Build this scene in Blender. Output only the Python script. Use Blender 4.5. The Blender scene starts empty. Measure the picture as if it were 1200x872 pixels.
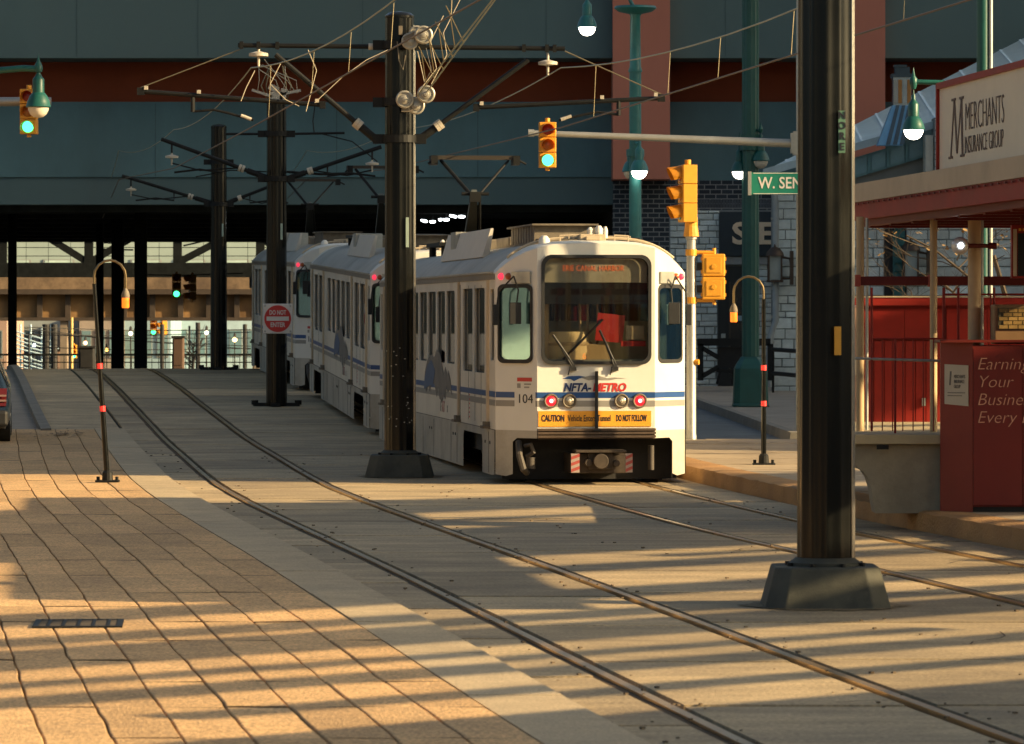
import bpy, bmesh, math, random
from mathutils import Vector, Matrix
random.seed(7)
R = math.radians
SC = bpy.context.scene
COL = SC.collection

# ------------------------------------------------------------------ camera
F_PX, H_CAM, Y_HOR = 5200.0, 2.1, 378.0        # focal length in photo pixels, eye height, horizon row
cam_d = bpy.data.cameras.new('camera')
cam_d.sensor_width = 36.0
cam_d.lens = 36.0 * F_PX / 1200.0
cam_d.shift_y = -(436.0 - Y_HOR) / 1200.0
cam_d.clip_start, cam_d.clip_end = 0.5, 3000.0
cam_d.dof.use_dof = True
cam_d.dof.focus_distance = 56.0
cam_d.dof.aperture_fstop = 9.0
cam = bpy.data.objects.new('camera', cam_d)
COL.objects.link(cam)
cam.location = (0, 0, H_CAM)
cam.rotation_euler = (R(90), 0, 0)
SC.camera = cam

# ------------------------------------------------------------------ light
SUN_EL = R(20.0)
SUN_H = Vector((0.96, -0.28, 0)).normalized()  # horizontal direction towards the sun
world = bpy.data.worlds.new('World')
SC.world = world
world.use_nodes = True
wn = world.node_tree.nodes
wl = world.node_tree.links
wn.clear()
sky = wn.new('ShaderNodeTexSky')
sky.sky_type = 'NISHITA'
sky.sun_disc = False
sky.sun_elevation = SUN_EL
sky.sun_rotation = math.atan2(SUN_H.x, SUN_H.y)
sky.air_density = 0.8
sky.dust_density = 5.0
sky.ozone_density = 0.6
bg = wn.new('ShaderNodeBackground')
bg.inputs['Strength'].default_value = 0.08
wo = wn.new('ShaderNodeOutputWorld')
wb = wn.new('ShaderNodeMix'); wb.data_type = 'RGBA'; wb.blend_type = 'MULTIPLY'   # colour balance tint on the sky, the same in every direction
wb.inputs[0].default_value = 1.0
wb.inputs[7].default_value = (0.96, 1.0, 0.93, 1)
wl.new(sky.outputs[0], wb.inputs[6])
wl.new(wb.outputs[2], bg.inputs[0])
wl.new(bg.outputs[0], wo.inputs[0])
sun_d = bpy.data.lights.new('sun', 'SUN')
sun_d.energy = 5.0
sun_d.angle = R(0.4)
sun_d.color = (1.0, 0.74, 0.40)
sun = bpy.data.objects.new('sun', sun_d)
COL.objects.link(sun)
to_sun = (SUN_H * math.cos(SUN_EL) + Vector((0, 0, math.sin(SUN_EL)))).normalized()
sun.rotation_euler = to_sun.to_track_quat('Z', 'Y').to_euler()
sun.location = (60, -20, 40)

vs = SC.view_settings
vs.view_transform = 'Standard'
vs.look = 'None'
vs.exposure = 1.15
vs.gamma = 1.0
SC.render.engine = 'CYCLES'
SC.cycles.use_denoising = True
SC.cycles.max_bounces = 8
SC.cycles.transparent_max_bounces = 16
SC.cycles.caustics_reflective = False
SC.cycles.caustics_refractive = False

# ------------------------------------------------------------------ helpers
def lin(h):
    h = h.lstrip('#')
    out = []
    for i in (0, 2, 4):
        c = int(h[i:i+2], 16) / 255.0
        out.append(c / 12.92 if c <= 0.04045 else ((c + 0.055) / 1.055) ** 2.4)
    return tuple(out)

def P(px, py, d):
    """photo pixel at distance d -> point"""
    return Vector(((px - 600.0) * d / F_PX, d, H_CAM - (py - Y_HOR) * d / F_PX))

MATS = {}
def mat(name, col, rough=0.6, metal=0.0, var=0.12, scale=3.0, bump=0.0, bscale=60.0, spec=0.5, rand=0.0,
        dirt=None, dscale=1.2, damt=0.5, stretch=None, coat=0.0, grain=0.0, gscale=70.0):
    if name in MATS:
        return MATS[name]
    if isinstance(col, str):
        col = lin(col)
    m = bpy.data.materials.new(name)
    m.use_nodes = True
    nt = m.node_tree
    N, L = nt.nodes, nt.links
    b = N['Principled BSDF']
    b.inputs['Roughness'].default_value = rough
    b.inputs['Metallic'].default_value = metal
    b.inputs['Specular IOR Level'].default_value = spec
    if coat:
        b.inputs['Coat Weight'].default_value = coat
        b.inputs['Coat Roughness'].default_value = 0.08
    tc = N.new('ShaderNodeTexCoord')
    vec = tc.outputs['Object']
    if stretch:
        mp = N.new('ShaderNodeMapping')
        mp.inputs['Scale'].default_value = stretch
        L.new(vec, mp.inputs['Vector'])
        vec = mp.outputs[0]
    nz = N.new('ShaderNodeTexNoise')
    nz.inputs['Scale'].default_value = scale
    nz.inputs['Detail'].default_value = 6
    nz.inputs['Roughness'].default_value = 0.65
    L.new(vec, nz.inputs['Vector'])
    ramp = N.new('ShaderNodeValToRGB')
    ramp.color_ramp.elements[0].position = 0.3
    ramp.color_ramp.elements[1].position = 0.7
    lo = tuple(max(0, c * (1 - var)) for c in col)
    hi = tuple(min(1, c * (1 + var)) for c in col)
    ramp.color_ramp.elements[0].color = (*lo, 1)
    ramp.color_ramp.elements[1].color = (*hi, 1)
    L.new(nz.outputs['Fac'], ramp.inputs[0])
    out = ramp.outputs[0]
    if dirt is not None:
        if isinstance(dirt, str):
            dirt = lin(dirt)
        n2 = N.new('ShaderNodeTexNoise')
        n2.inputs['Scale'].default_value = dscale
        n2.inputs['Detail'].default_value = 8
        n2.inputs['Roughness'].default_value = 0.7
        L.new(vec, n2.inputs['Vector'])
        r2 = N.new('ShaderNodeValToRGB')
        r2.color_ramp.elements[0].position = 0.45
        r2.color_ramp.elements[1].position = 0.75
        L.new(n2.outputs['Fac'], r2.inputs[0])
        ml = N.new('ShaderNodeMath'); ml.operation = 'MULTIPLY'
        ml.inputs[1].default_value = damt
        L.new(r2.outputs[0], ml.inputs[0])
        mx = N.new('ShaderNodeMix'); mx.data_type = 'RGBA'
        L.new(ml.outputs[0], mx.inputs[0])
        L.new(out, mx.inputs[6])
        mx.inputs[7].default_value = (*dirt, 1)
        out = mx.outputs[2]
    if grain:
        n4 = N.new('ShaderNodeTexNoise')
        n4.inputs['Scale'].default_value = gscale
        n4.inputs['Detail'].default_value = 2
        L.new(tc.outputs['Object'], n4.inputs['Vector'])
        g4 = N.new('ShaderNodeMapRange')
        g4.inputs[1].default_value = .32; g4.inputs[2].default_value = .68
        g4.inputs[3].default_value = 1 - grain; g4.inputs[4].default_value = 1 + grain
        L.new(n4.outputs['Fac'], g4.inputs[0])
        v4 = N.new('ShaderNodeVectorMath'); v4.operation = 'SCALE'
        L.new(out, v4.inputs[0]); L.new(g4.outputs[0], v4.inputs['Scale'])
        out = v4.outputs[0]
    if rand:
        oi = N.new('ShaderNodeObjectInfo')
        mr = N.new('ShaderNodeMapRange')
        mr.inputs[3].default_value = 1 - rand
        mr.inputs[4].default_value = 1 + rand
        L.new(oi.outputs['Random'], mr.inputs[0])
        vm = N.new('ShaderNodeVectorMath'); vm.operation = 'SCALE'
        L.new(out, vm.inputs[0])
        L.new(mr.outputs[0], vm.inputs['Scale'])
        out = vm.outputs[0]
    L.new(out, b.inputs['Base Color'])
    if bump:
        n3 = N.new('ShaderNodeTexNoise')
        n3.inputs['Scale'].default_value = bscale
        n3.inputs['Detail'].default_value = 4
        L.new(tc.outputs['Object'], n3.inputs['Vector'])
        bp = N.new('ShaderNodeBump')
        bp.inputs['Strength'].default_value = bump
        bp.inputs['Distance'].default_value = 0.02
        L.new(n3.outputs['Fac'], bp.inputs['Height'])
        L.new(bp.outputs[0], b.inputs['Normal'])
    MATS[name] = m
    return m

def emit(name, col, strength):
    if name in MATS:
        return MATS[name]
    m = bpy.data.materials.new(name)
    m.use_nodes = True
    b = m.node_tree.nodes['Principled BSDF']
    c = lin(col) if isinstance(col, str) else col
    b.inputs['Base Color'].default_value = (*c, 1)
    b.inputs['Emission Color'].default_value = (*c, 1)
    b.inputs['Emission Strength'].default_value = strength
    MATS[name] = m
    return m

def glass(name, tint, refl=0.9, rough=0.02, add=0.06, rcol=None):
    if name in MATS:
        return MATS[name]
    m = bpy.data.materials.new(name)
    m.use_nodes = True
    nt = m.node_tree
    N, L = nt.nodes, nt.links
    N.clear()
    o = N.new('ShaderNodeOutputMaterial')
    t = N.new('ShaderNodeBsdfTransparent')
    t.inputs[0].default_value = (*tint, 1)
    g = N.new('ShaderNodeBsdfGlossy')
    g.inputs['Roughness'].default_value = rough
    g.inputs[0].default_value = (*(rcol or (refl, refl, refl)), 1)
    fr = N.new('ShaderNodeFresnel')
    fr.inputs[0].default_value = 1.52
    ge = N.new('ShaderNodeNewGeometry')           # the same index seen from either side of the pane
    mr = N.new('ShaderNodeMapRange')
    mr.inputs[3].default_value = 1.52; mr.inputs[4].default_value = 1 / 1.52
    L.new(ge.outputs['Backfacing'], mr.inputs[0])
    L.new(mr.outputs[0], fr.inputs[0])
    mx = N.new('ShaderNodeMixShader')
    ad = N.new('ShaderNodeMath'); ad.operation = 'ADD'; ad.inputs[1].default_value = add; ad.use_clamp = True
    L.new(fr.outputs[0], ad.inputs[0])
    L.new(ad.outputs[0], mx.inputs[0])
    L.new(t.outputs[0], mx.inputs[1])
    L.new(g.outputs[0], mx.inputs[2])
    L.new(mx.outputs[0], o.inputs[0])
    MATS[name] = m
    return m

class MB:
    """collects solids; build() links them as one mesh object"""
    def __init__(s):
        s.bm = bmesh.new()
    def poly(s, pts):
        vs_ = [s.bm.verts.new(p) for p in pts]
        return s.bm.faces.new(vs_)
    def box(s, c, size, rot=None):
        hx, hy, hz = size[0] / 2, size[1] / 2, size[2] / 2
        co = [Vector((x, y, z)) for z in (-hz, hz) for y in (-hy, hy) for x in (-hx, hx)]
        if rot is not None:
            co = [rot @ v for v in co]
        vs_ = [s.bm.verts.new(Vector(c) + v) for v in co]
        for f in ((0, 2, 3, 1), (4, 5, 7, 6), (0, 1, 5, 4), (2, 6, 7, 3), (0, 4, 6, 2), (1, 3, 7, 5)):
            s.bm.faces.new([vs_[i] for i in f])
        return s
    def bb(s, x0, x1, y0, y1, z0, z1):
        return s.box(((x0 + x1) / 2, (y0 + y1) / 2, (z0 + z1) / 2), (x1 - x0, y1 - y0, z1 - z0))
    def prism(s, pts, off):
        """closed polygon (3D points) extruded by vector off"""
        off = Vector(off)
        a = [s.bm.verts.new(p) for p in pts]
        b = [s.bm.verts.new(Vector(p) + off) for p in pts]
        n = len(pts)
        s.bm.faces.new(a)
        s.bm.faces.new(b[::-1])
        for i in range(n):
            s.bm.faces.new((a[i], b[i], b[(i + 1) % n], a[(i + 1) % n]))
        return s
    def cyl(s, p0, p1, r0, r1=None, n=12, caps=True):
        r1 = r0 if r1 is None else r1
        p0, p1 = Vector(p0), Vector(p1)
        ax = (p1 - p0).normalized()
        u = ax.orthogonal().normalized()
        v = ax.cross(u)
        a, b = [], []
        for i in range(n):
            t = 2 * math.pi * i / n
            dvec = u * math.cos(t) + v * math.sin(t)
            a.append(s.bm.verts.new(p0 + dvec * r0))
            b.append(s.bm.verts.new(p1 + dvec * r1))
        for i in range(n):
            s.bm.faces.new((a[i], a[(i + 1) % n], b[(i + 1) % n], b[i]))
        if caps:
            s.bm.faces.new(a[::-1])
            s.bm.faces.new(b)
        return s
    def tube(s, pts, r, n=8):
        pts = [Vector(p) for p in pts]
        rs = r if isinstance(r, (list, tuple)) else [r] * len(pts)
        rings = []
        u = None
        for i, p in enumerate(pts):
            t = (pts[min(i + 1, len(pts) - 1)] - pts[max(i - 1, 0)]).normalized()
            if u is None:
                u = t.orthogonal().normalized()
            else:
                u = (u - t * u.dot(t)).normalized()
            v = t.cross(u)
            rings.append([s.bm.verts.new(p + (u * math.cos(2 * math.pi * k / n) + v * math.sin(2 * math.pi * k / n)) * rs[i]) for k in range(n)])
        for a, b in zip(rings, rings[1:]):
            for k in range(n):
                s.bm.faces.new((a[k], a[(k + 1) % n], b[(k + 1) % n], b[k]))
        s.bm.faces.new(rings[0][::-1])
        s.bm.faces.new(rings[-1])
        return s
    def lathe(s, prof, at=(0, 0, 0), n=16, rot=None):
        """profile [(radius, z)] turned about z"""
        at = Vector(at)
        rings = []
        for (r, z) in prof:
            ring = []
            for k in range(n):
                t = 2 * math.pi * k / n
                q = Vector((r * math.cos(t), r * math.sin(t), z))
                if rot is not None:
                    q = rot @ q
                ring.append(s.bm.verts.new(at + q))
            rings.append(ring)
        for a, b in zip(rings, rings[1:]):
            for k in range(n):
                s.bm.faces.new((a[k], a[(k + 1) % n], b[(k + 1) % n], b[k]))
        s.bm.faces.new(rings[0][::-1])
        s.bm.faces.new(rings[-1])
        return s
    def panel(s, outer, holes, fn, thick=None):
        """planar outline with holes in (a, b) coordinates, mapped by fn"""
        loops = [outer] + list(holes)
        edges = []
        for lp in loops:
            vs_ = [s.bm.verts.new(fn(a, b)) for (a, b) in lp]
            for i in range(len(vs_)):
                edges.append(s.bm.edges.new((vs_[i], vs_[(i + 1) % len(vs_)])))
        bmesh.ops.triangle_fill(s.bm, edges=edges, use_beauty=True, use_dissolve=False)
        return s
    def grid(s, rows):
        vr = [[s.bm.verts.new(p) for p in row] for row in rows]
        for a, b in zip(vr, vr[1:]):
            for k in range(len(a) - 1):
                s.bm.faces.new((a[k], a[k + 1], b[k + 1], b[k]))
        return s
    def build(s, name, m, parent=None, smooth=False, bevel=0.0, recalc=True, loc=None):
        if recalc:
            bmesh.ops.recalc_face_normals(s.bm, faces=s.bm.faces)
        me = bpy.data.meshes.new(name)
        s.bm.to_mesh(me)
        s.bm.free()
        me.materials.append(m)
        if smooth:
            for p in me.polygons:
                p.use_smooth = True
            me.set_sharp_from_angle(angle=R(38))
        o = bpy.data.objects.new(name, me)
        COL.objects.link(o)
        if parent is not None:
            o.parent = parent
        if loc is not None:
            o.location = loc
        if bevel:
            md = o.modifiers.new('bevel', 'BEVEL')
            md.width = bevel
            md.segments = 2
            md.limit_method = 'ANGLE'
            md.angle_limit = R(40)
        return o

def split_build(b, name, m, parent=None, smooth=False, bevel=0.0, kind=None):
    """one object for every separate solid collected in b"""
    bm = b.bm
    seen, out = set(), []
    bm.verts.ensure_lookup_table()
    for v0 in bm.verts:
        if v0 in seen: continue
        st, comp = [v0], []
        seen.add(v0)
        while st:
            v = st.pop(); comp.append(v)
            for e in v.link_edges:
                w = e.other_vert(v)
                if w not in seen: seen.add(w); st.append(w)
        nb = MB(); mp = {}
        for v in comp: mp[v] = nb.bm.verts.new(v.co)
        fs = set(f for v in comp for f in v.link_faces)
        for f in fs: nb.bm.faces.new([mp[v] for v in f.verts])
        out.append(nb.build(name, m, parent, smooth=smooth, bevel=bevel))
    bm.free()
    return out

def tag(o, label=None, cat=None, group=None, kind=None):
    if label: o['label'] = label
    if cat: o['category'] = cat
    if group: o['group'] = group
    if kind: o['kind'] = kind
    return o

def thing(name, label, cat, loc=(0, 0, 0), rz=0.0, rx=0.0, group=None):
    o = bpy.data.objects.new(name, None)
    o.empty_display_size = 0.2
    COL.objects.link(o)
    o.location = loc
    o.rotation_euler = (rx, 0, rz)
    return tag(o, label, cat, group)

def dup(root, loc=None, rz=None, rx=None, label=None, scale=None):
    r = root.copy(); COL.objects.link(r)
    if loc is not None: r.location = loc
    if rz is not None: r.rotation_euler = (rx or 0, 0, rz)
    if label: r['label'] = label
    if scale: r.scale = scale
    for ch in list(root.children):
        c = ch.copy(); COL.objects.link(c); c.parent = r
        for g in list(ch.children):
            d = g.copy(); COL.objects.link(d); d.parent = c
    return r

def text(name, s_, size, m, parent, loc, rot=(R(90), 0, 0), shear=0.0, xs=1.0, bold=0.0, ext=0.002, align='CENTER', width=None, spacing=1.0, line=1.0):
    cu = bpy.data.curves.new('lettering', 'FONT')
    cu.body = s_
    cu.size = size
    cu.shear = shear
    cu.offset = bold
    cu.extrude = ext
    cu.align_x = align
    cu.align_y = 'CENTER' if '\n' not in s_ else 'TOP'
    cu.space_character = spacing
    cu.space_line = line
    cu.resolution_u = 3
    ob = bpy.data.objects.new('lettering', cu)
    me = bpy.data.meshes.new_from_object(ob)
    bpy.data.objects.remove(ob)
    me.name = name
    if width and len(me.vertices):
        xsv = [v.co.x for v in me.vertices]
        xs = width / max(1e-6, max(xsv) - min(xsv))
    for v in me.vertices:
        v.co.x *= xs
    me.materials.clear()
    me.materials.append(m)
    o = bpy.data.objects.new(name, me)
    COL.objects.link(o)
    o.parent = parent
    o.location = loc
    o.rotation_euler = rot
    return o

def rrect(x0, x1, z0, z1, r, n=5):
    out = []
    for cx, cz, a0 in ((x1 - r, z1 - r, 0), (x0 + r, z1 - r, 90), (x0 + r, z0 + r, 180), (x1 - r, z0 + r, 270)):
        for k in range(n + 1):
            a = R(a0 + 90 * k / n)
            out.append((cx + r * math.cos(a), cz + r * math.sin(a)))
    return out

def interp(tab, x):
    """smooth monotone-ish interpolation through a table"""
    if x <= tab[0][0]:
        s_ = (tab[1][1] - tab[0][1]) / (tab[1][0] - tab[0][0])
        return tab[0][1] + s_ * (x - tab[0][0])
    if x >= tab[-1][0]:
        s_ = (tab[-1][1] - tab[-2][1]) / (tab[-1][0] - tab[-2][0])
        return tab[-1][1] + s_ * (x - tab[-1][0])
    for i in range(len(tab) - 1):
        if tab[i][0] <= x <= tab[i + 1][0]:
            x0, y0 = tab[i]; x1, y1 = tab[i + 1]
            m0 = (y1 - (tab[i - 1][1] if i else y0)) / (x1 - (tab[i - 1][0] if i else x0))
            m1 = ((tab[i + 2][1] if i + 2 < len(tab) else y1) - y0) / ((tab[i + 2][0] if i + 2 < len(tab) else x1) - x0)
            h = x1 - x0
            t = (x - x0) / h
            return (2*t**3 - 3*t*t + 1) * y0 + (t**3 - 2*t*t + t) * h * m0 + (-2*t**3 + 3*t*t) * y1 + (t**3 - t*t) * h * m1

# ------------------------------------------------------------------ street geometry
LTAB = [(10, 3.63), (22, 1.88), (37, -.22), (55, -2.80), (82, -6.05), (112, -9.9), (140, -13.4)]
TTAB = [(10, 8.0), (22, 6.13), (33, 4.52), (38, 3.75), (45, 2.62), (53, 1.58), (58, 1.0), (76, -1.16), (96, -3.33), (113, -5.35), (140, -8.6)]
ZTAB = [(-60, 0), (0, 0), (30, 0), (57, 0), (66.6, .08), (76, .17), (88, .44), (96, .66), (106, .88), (112, .93), (118, .84), (130, .30), (146, -.55), (160, -.9), (200, -.95), (800, -.95)]
def Lc(d): return interp(LTAB, d)
def Tc(d): return interp(TTAB, d)
def zg(d): return 0.0 if d < 56 else interp(ZTAB, d)
def zr(d): return 0.0 if d < 58 else (min(d, 150) - 58) * 0.0073
def sstep(t):
    t = max(0.0, min(1.0, t)); return t * t * (3 - 2 * t)
def zp(X, d):
    if d > 160: return zg(d)
    k = sstep((X - Tc(d) - 1.3) / 2.2)
    k *= 1 - sstep((d - 125) / 30)
    return zg(d) * (1 - k) + zr(d) * k
# ------------------------------------------------------------------ materials
M_asph = mat('asphalt', (.060, .058, .056), .85, var=.3, scale=1.5, bump=.4, bscale=90, dirt=(.10, .085, .07), dscale=.6)
M_road = mat('road_asphalt', (.11, .125, .13), .8, var=.25, scale=1.2, bump=.3, bscale=80, dirt=(.13, .12, .11), dscale=.4)
M_slab = mat('track_concrete', (.42, .315, .18), .75, var=.26, scale=2.2, bump=.35, bscale=45, rand=.22, dirt=(.16, .125, .085), dscale=.75, damt=.8, stretch=(.5, 1.2, 1), grain=.26, gscale=34)
M_paver = mat('paving_stone', (.60, .375, .175), .85, var=.14, scale=5, bump=.6, bscale=60, rand=.15, dirt=(.34, .225, .12), dscale=.7, damt=.6, grain=.40, gscale=45)
M_strip = mat('pale_concrete', (.50, .385, .235), .8, var=.12, scale=2.5, bump=.35, bscale=60, rand=.08, dirt=(.30, .24, .165), dscale=.8, damt=.5, grain=.2, gscale=55)
M_joint = mat('joint_dirt', (.06, .043, .026), .95, var=.3, scale=6)
M_rail = mat('rail_steel', (.58, .40, .20), .30, .8, var=.2, scale=4, dirt=(.22, .11, .045), dscale=2, damt=.6)
M_rust = mat('rust_fill', (.085, .05, .022), .9, var=.35, scale=5, bump=.5, bscale=40)
M_curb = mat('stained_curb', (.42, .23, .085), .9, var=.3, scale=3, bump=.8, bscale=30, dirt=(.16, .08, .035), dscale=1.5, damt=.8)
M_walk = mat('sidewalk_concrete', (.36, .28, .185), .85, var=.15, scale=1.8, bump=.3, bscale=50, rand=.08, dirt=(.17, .13, .09), dscale=.7, damt=.5)
M_walk2 = mat('far_sidewalk', (.29, .245, .19), .85, var=.15, scale=1.8, dirt=(.15, .13, .11), dscale=.7)
M_kerb2 = mat('grey_kerb', (.21, .19, .155), .85, var=.2, scale=2, bump=.3, bscale=40)
M_black = mat('black_paint', (.006, .0065, .006), .16, var=.3, scale=3, spec=.32, dirt=(.012, .011, .008), dscale=1.5, damt=.5)
M_iron = mat('black_steel', (.009, .0095, .009), .55, var=.3, scale=4, spec=.25)
M_truss = mat('truss_black', (.013, .015, .015), .9, var=.3, scale=4, spec=.05)
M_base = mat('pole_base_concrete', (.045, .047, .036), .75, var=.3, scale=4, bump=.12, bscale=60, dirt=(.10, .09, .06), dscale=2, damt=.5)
M_galv = mat('galvanised_steel', (.42, .42, .38), .45, .6, var=.15, scale=8, dirt=(.25, .2, .14), dscale=2, damt=.4)
M_wire = mat('copper_wire', (.30, .25, .15), .45, .7, var=.1)
M_porc = mat('pale_insulator', (.50, .45, .36), .35, var=.1)
M_green = mat('green_paint', (.008, .085, .068), .42, var=.2, scale=4, dirt=(.02, .06, .05), dscale=2, damt=.4)
M_teal = mat('teal_paint', (.022, .15, .15), .42, var=.2, scale=4)
M_yellow = mat('signal_yellow', (.74, .33, .022), .45, var=.08, scale=4, dirt=(.5, .22, .03), dscale=3, damt=.4)
M_white = mat('white_paint', (.71, .69, .62), .38, var=.03, scale=2, dirt=(.58, .50, .38), dscale=.9, damt=.35)
M_side = mat('side_paint', (.72, .67, .56), .4, var=.05, scale=2, dirt=(.42, .37, .29), dscale=.9, damt=.6)
M_roof = mat('roof_paint', (.40, .385, .335), .6, var=.12, scale=3, dirt=(.22, .2, .16), dscale=.8, damt=.7)
M_skirt = mat('skirt_paint', (.44, .41, .345), .5, var=.08, scale=3, dirt=(.20, .165, .11), dscale=1.4, damt=.7)
M_dark = mat('dark_equipment', (.014, .013, .012), .7, var=.5, scale=4)
M_equip = mat('roof_equipment', (.17, .14, .10), .7, var=.3, scale=5, dirt=(.05, .04, .03), dscale=3)
M_rubber = mat('black_rubber', (.012, .012, .012), .6, var=.2)
M_blue = mat('blue_stripe', (.018, .07, .22), .4, var=.06)
M_gray = mat('grey_stripe', (.27, .255, .225), .45, var=.06)
M_lett = mat('dark_lettering', (.012, .013, .02), .5, var=.05)
M_red = mat('red_lettering', (.52, .035, .03), .45, var=.06)
M_navy = mat('navy_lettering', (.012, .03, .11), .45, var=.06)
M_orange = mat('orange_sign_paint', (.78, .34, .025), .5, var=.05)
M_maroon = mat('maroon_paint', (.27, .016, .010), .5, spec=.3, var=.14, scale=2.5, dirt=(.11, .014, .01), dscale=1.3, damt=.5)
M_mdark = mat('dark_maroon_paint', (.12, .013, .009), .5, spec=.3, var=.15, scale=2.5)
M_tan = mat('tan_paint', (.48, .34, .18), .55, var=.1, scale=3)
M_fascia = mat('tan_fascia', (.46, .37, .25), .6, var=.08, scale=2, dirt=(.27, .21, .14), dscale=.8, damt=.5)
M_glass_clear = glass('cab_glass', (.84, .84, .80), add=.05)
M_glass_dark = glass('tinted_glass', (.30, .28, .22), .8, add=.12)
M_glass_sky = glass('side_glass', (.70, .80, .80), 1.0, add=.35, rcol=(.50, .84, .95))

# ------------------------------------------------------------------ ground
def build_ground():
    xs = [-400, -200, -100, -60, -40, -30, -24] + [-20 + i for i in range(0, 41)] + [24, 30, 40, 60, 100, 200, 400]
    ds = [-80, -40, -10] + [i * 4 for i in range(0, 14)] + [56 + i * 2 for i in range(0, 60)] + [180, 200, 240, 300, 400, 600, 1200]
    rows = [[Vector((x, d, zp(x, d) - .07)) for x in xs] for d in ds]
    o = MB().grid(rows).build('ground', M_asph, smooth=True)
    return tag(o, kind='structure')
ground = build_ground()

def strip_sheet(name, fa, fb, d0, d1, dz, m, n=60, nx=3, parent=None):
    rows = []
    for i in range(n + 1):
        d = d0 + (d1 - d0) * i / n
        a, b = fa(d), fb(d)
        rows.append([Vector((a + (b - a) * k / nx, d, zp(a + (b - a) * k / nx, d) + dz)) for k in range(nx + 1)])
    return MB().grid(rows).build(name, m, parent, smooth=True)

SA = lambda d: Lc(d) - 1.80      # inner edge of the kerb strip (paver joint)
SB = lambda d: Lc(d) - 1.27      # outer edge of the kerb strip

# concrete track bed and its slabs, rails
bed = tag(strip_sheet('track_bed', lambda d: Lc(d) - 1.3, lambda d: Tc(d) + 1.44, 4, 150, -.045, M_joint, 110, 8), kind='structure')
def slab(name, fa, fb, d0, d1, top, m, parent, thick=.06, g=.008, gd=None, jit=.0):
    b = MB()
    q_ = gd or g
    c = [(fa(d0) + g, d0 + q_), (fb(d0) - g, d0 + q_), (fb(d1) - g, d1 - q_), (fa(d1) + g, d1 - q_)]
    z = top + random.uniform(-jit, jit)
    tlt = random.uniform(-jit, jit)
    up = [Vector((x, d, zp(x, d) + z + (tlt if k in (0, 3) else 0))) for k, (x, d) in enumerate(c)]
    b.prism(up, (0, 0, -thick))
    return b.build(name, m, parent)
def slabs(name, fa, fb, d0, d1, step, top, m, parent, jit=.002, off=0.0, g=.008, gd=.04):
    d = d0 + off
    while d < d1:
        st = step * random.uniform(.93, 1.07)
        slab(name, fa, fb, d, min(d + st, d1 + .5), top, m, parent, jit=jit, g=g, gd=gd)
        d += st
LL = lambda o: (lambda d: Lc(d) + o)
TT = lambda o: (lambda d: Tc(d) + o)
slabs('track_slab', LL(-1.26), LL(-.785), 14, 118, 3.2, 0, M_slab, bed)
slabs('track_slab', LL(-.615), LL(.615), 14, 118, 3.2, 0, M_slab, bed, off=1.1)
slabs('track_slab', LL(.785), TT(-.785), 14, 118, 3.2, 0, M_slab, bed, off=.5)
slabs('track_slab', TT(-.615), TT(.615), 14, 118, 3.2, 0, M_slab, bed, off=1.9)
slabs('track_slab', TT(.785), TT(1.43), 20, 118, 3.2, 0, M_slab, bed, off=.3)

def rail(fc, gauge_side):
    prof = [(-.030, -.03), (-.030, .006), (.030, .006), (.030, -.03)]
    rows = []
    d = 12.0
    while d <= 150:
        rows.append([Vector((fc(d) + a, d, zp(fc(d), d) + b)) for a, b in prof])
        d += 1.5
    MB().grid(rows).build('rail', M_rail, bed)
    for s0, s1, z in ((-.085, -.032, -.010), (.032, .085, -.028)):
        if gauge_side < 0:
            s0, s1 = -s1, -s0
        rows = []
        d = 12.0
        while d <= 150:
            rows.append([Vector((fc(d) + a, d, zp(fc(d), d) + z + (0 if gauge_side == 0 else random.uniform(-.004, .004)))) for a in (s0, s1)])
            d += .8
        MB().grid(rows).build('rail_filler', M_rust, bed)
for f in (Lc, Tc):
    rail(lambda d, f=f: f(d) - .70, 1)
    rail(lambda d, f=f: f(d) + .70, -1)

# left pavement of long stones and its pale kerb strip
pave = tag(strip_sheet('pavement', lambda d: Lc(d) - 12, SB, 6, 78, .015, M_joint, 50, 6), kind='structure')
slabs('kerb_stone', SA, lambda d: SB(d), 12, 77, 3.0, .06, M_strip, pave, jit=.002, g=.006, gd=.008)
NP = 0
jr = random.Random(3)
JOINT = []
for k in range(14):
    ph = [(jr.uniform(0, 6.28), w_, a_ * jr.uniform(.5, 1)) for w_, a_ in ((jr.uniform(.5, 1.1), .006), (jr.uniform(1.5, 2.6), .004), (jr.uniform(3.5, 5), .003), (jr.uniform(6, 7), .002))]
    JOINT.append(lambda d, ph=ph, k=k: -1.80 - .345 * k + (sum(a * math.sin(w * d + p) for p, w, a in ph) if k else 0))
def paving_stone(k, d0, d1):
    n = max(2, int((d1 - d0) / .3))
    b = MB()
    tz, tx = random.uniform(-.003, .003), random.uniform(-.002, .002)
    rows = []
    for q in range(n + 1):
        d = d0 + .008 + (d1 - d0 - .016) * q / n
        g0, g1 = .004 + .004 * random.random(), .004 + .004 * random.random()
        x0, x1 = Lc(d) + JOINT[k + 1](d) + g0, Lc(d) + JOINT[k](d) - g1
        z = zp(x1, d) + .06 + tz
        rows.append([Vector((x0, d, z - .05)), Vector((x0, d, z - .004)), Vector((x0 + .006, d, z + tx)), Vector((x1 - .006, d, z - tx)), Vector((x1, d, z - .004)), Vector((x1, d, z - .05))])
    b.grid(rows)
    return b.build('paving_stone', M_paver, pave)
ROWS = [15.0]
while ROWS[-1] < 75.5: ROWS.append(ROWS[-1] + (1.7 if ROWS[-1] < 32 else 2.3 if ROWS[-1] < 46 else 3.2) * jr.uniform(.93, 1.07))
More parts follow.
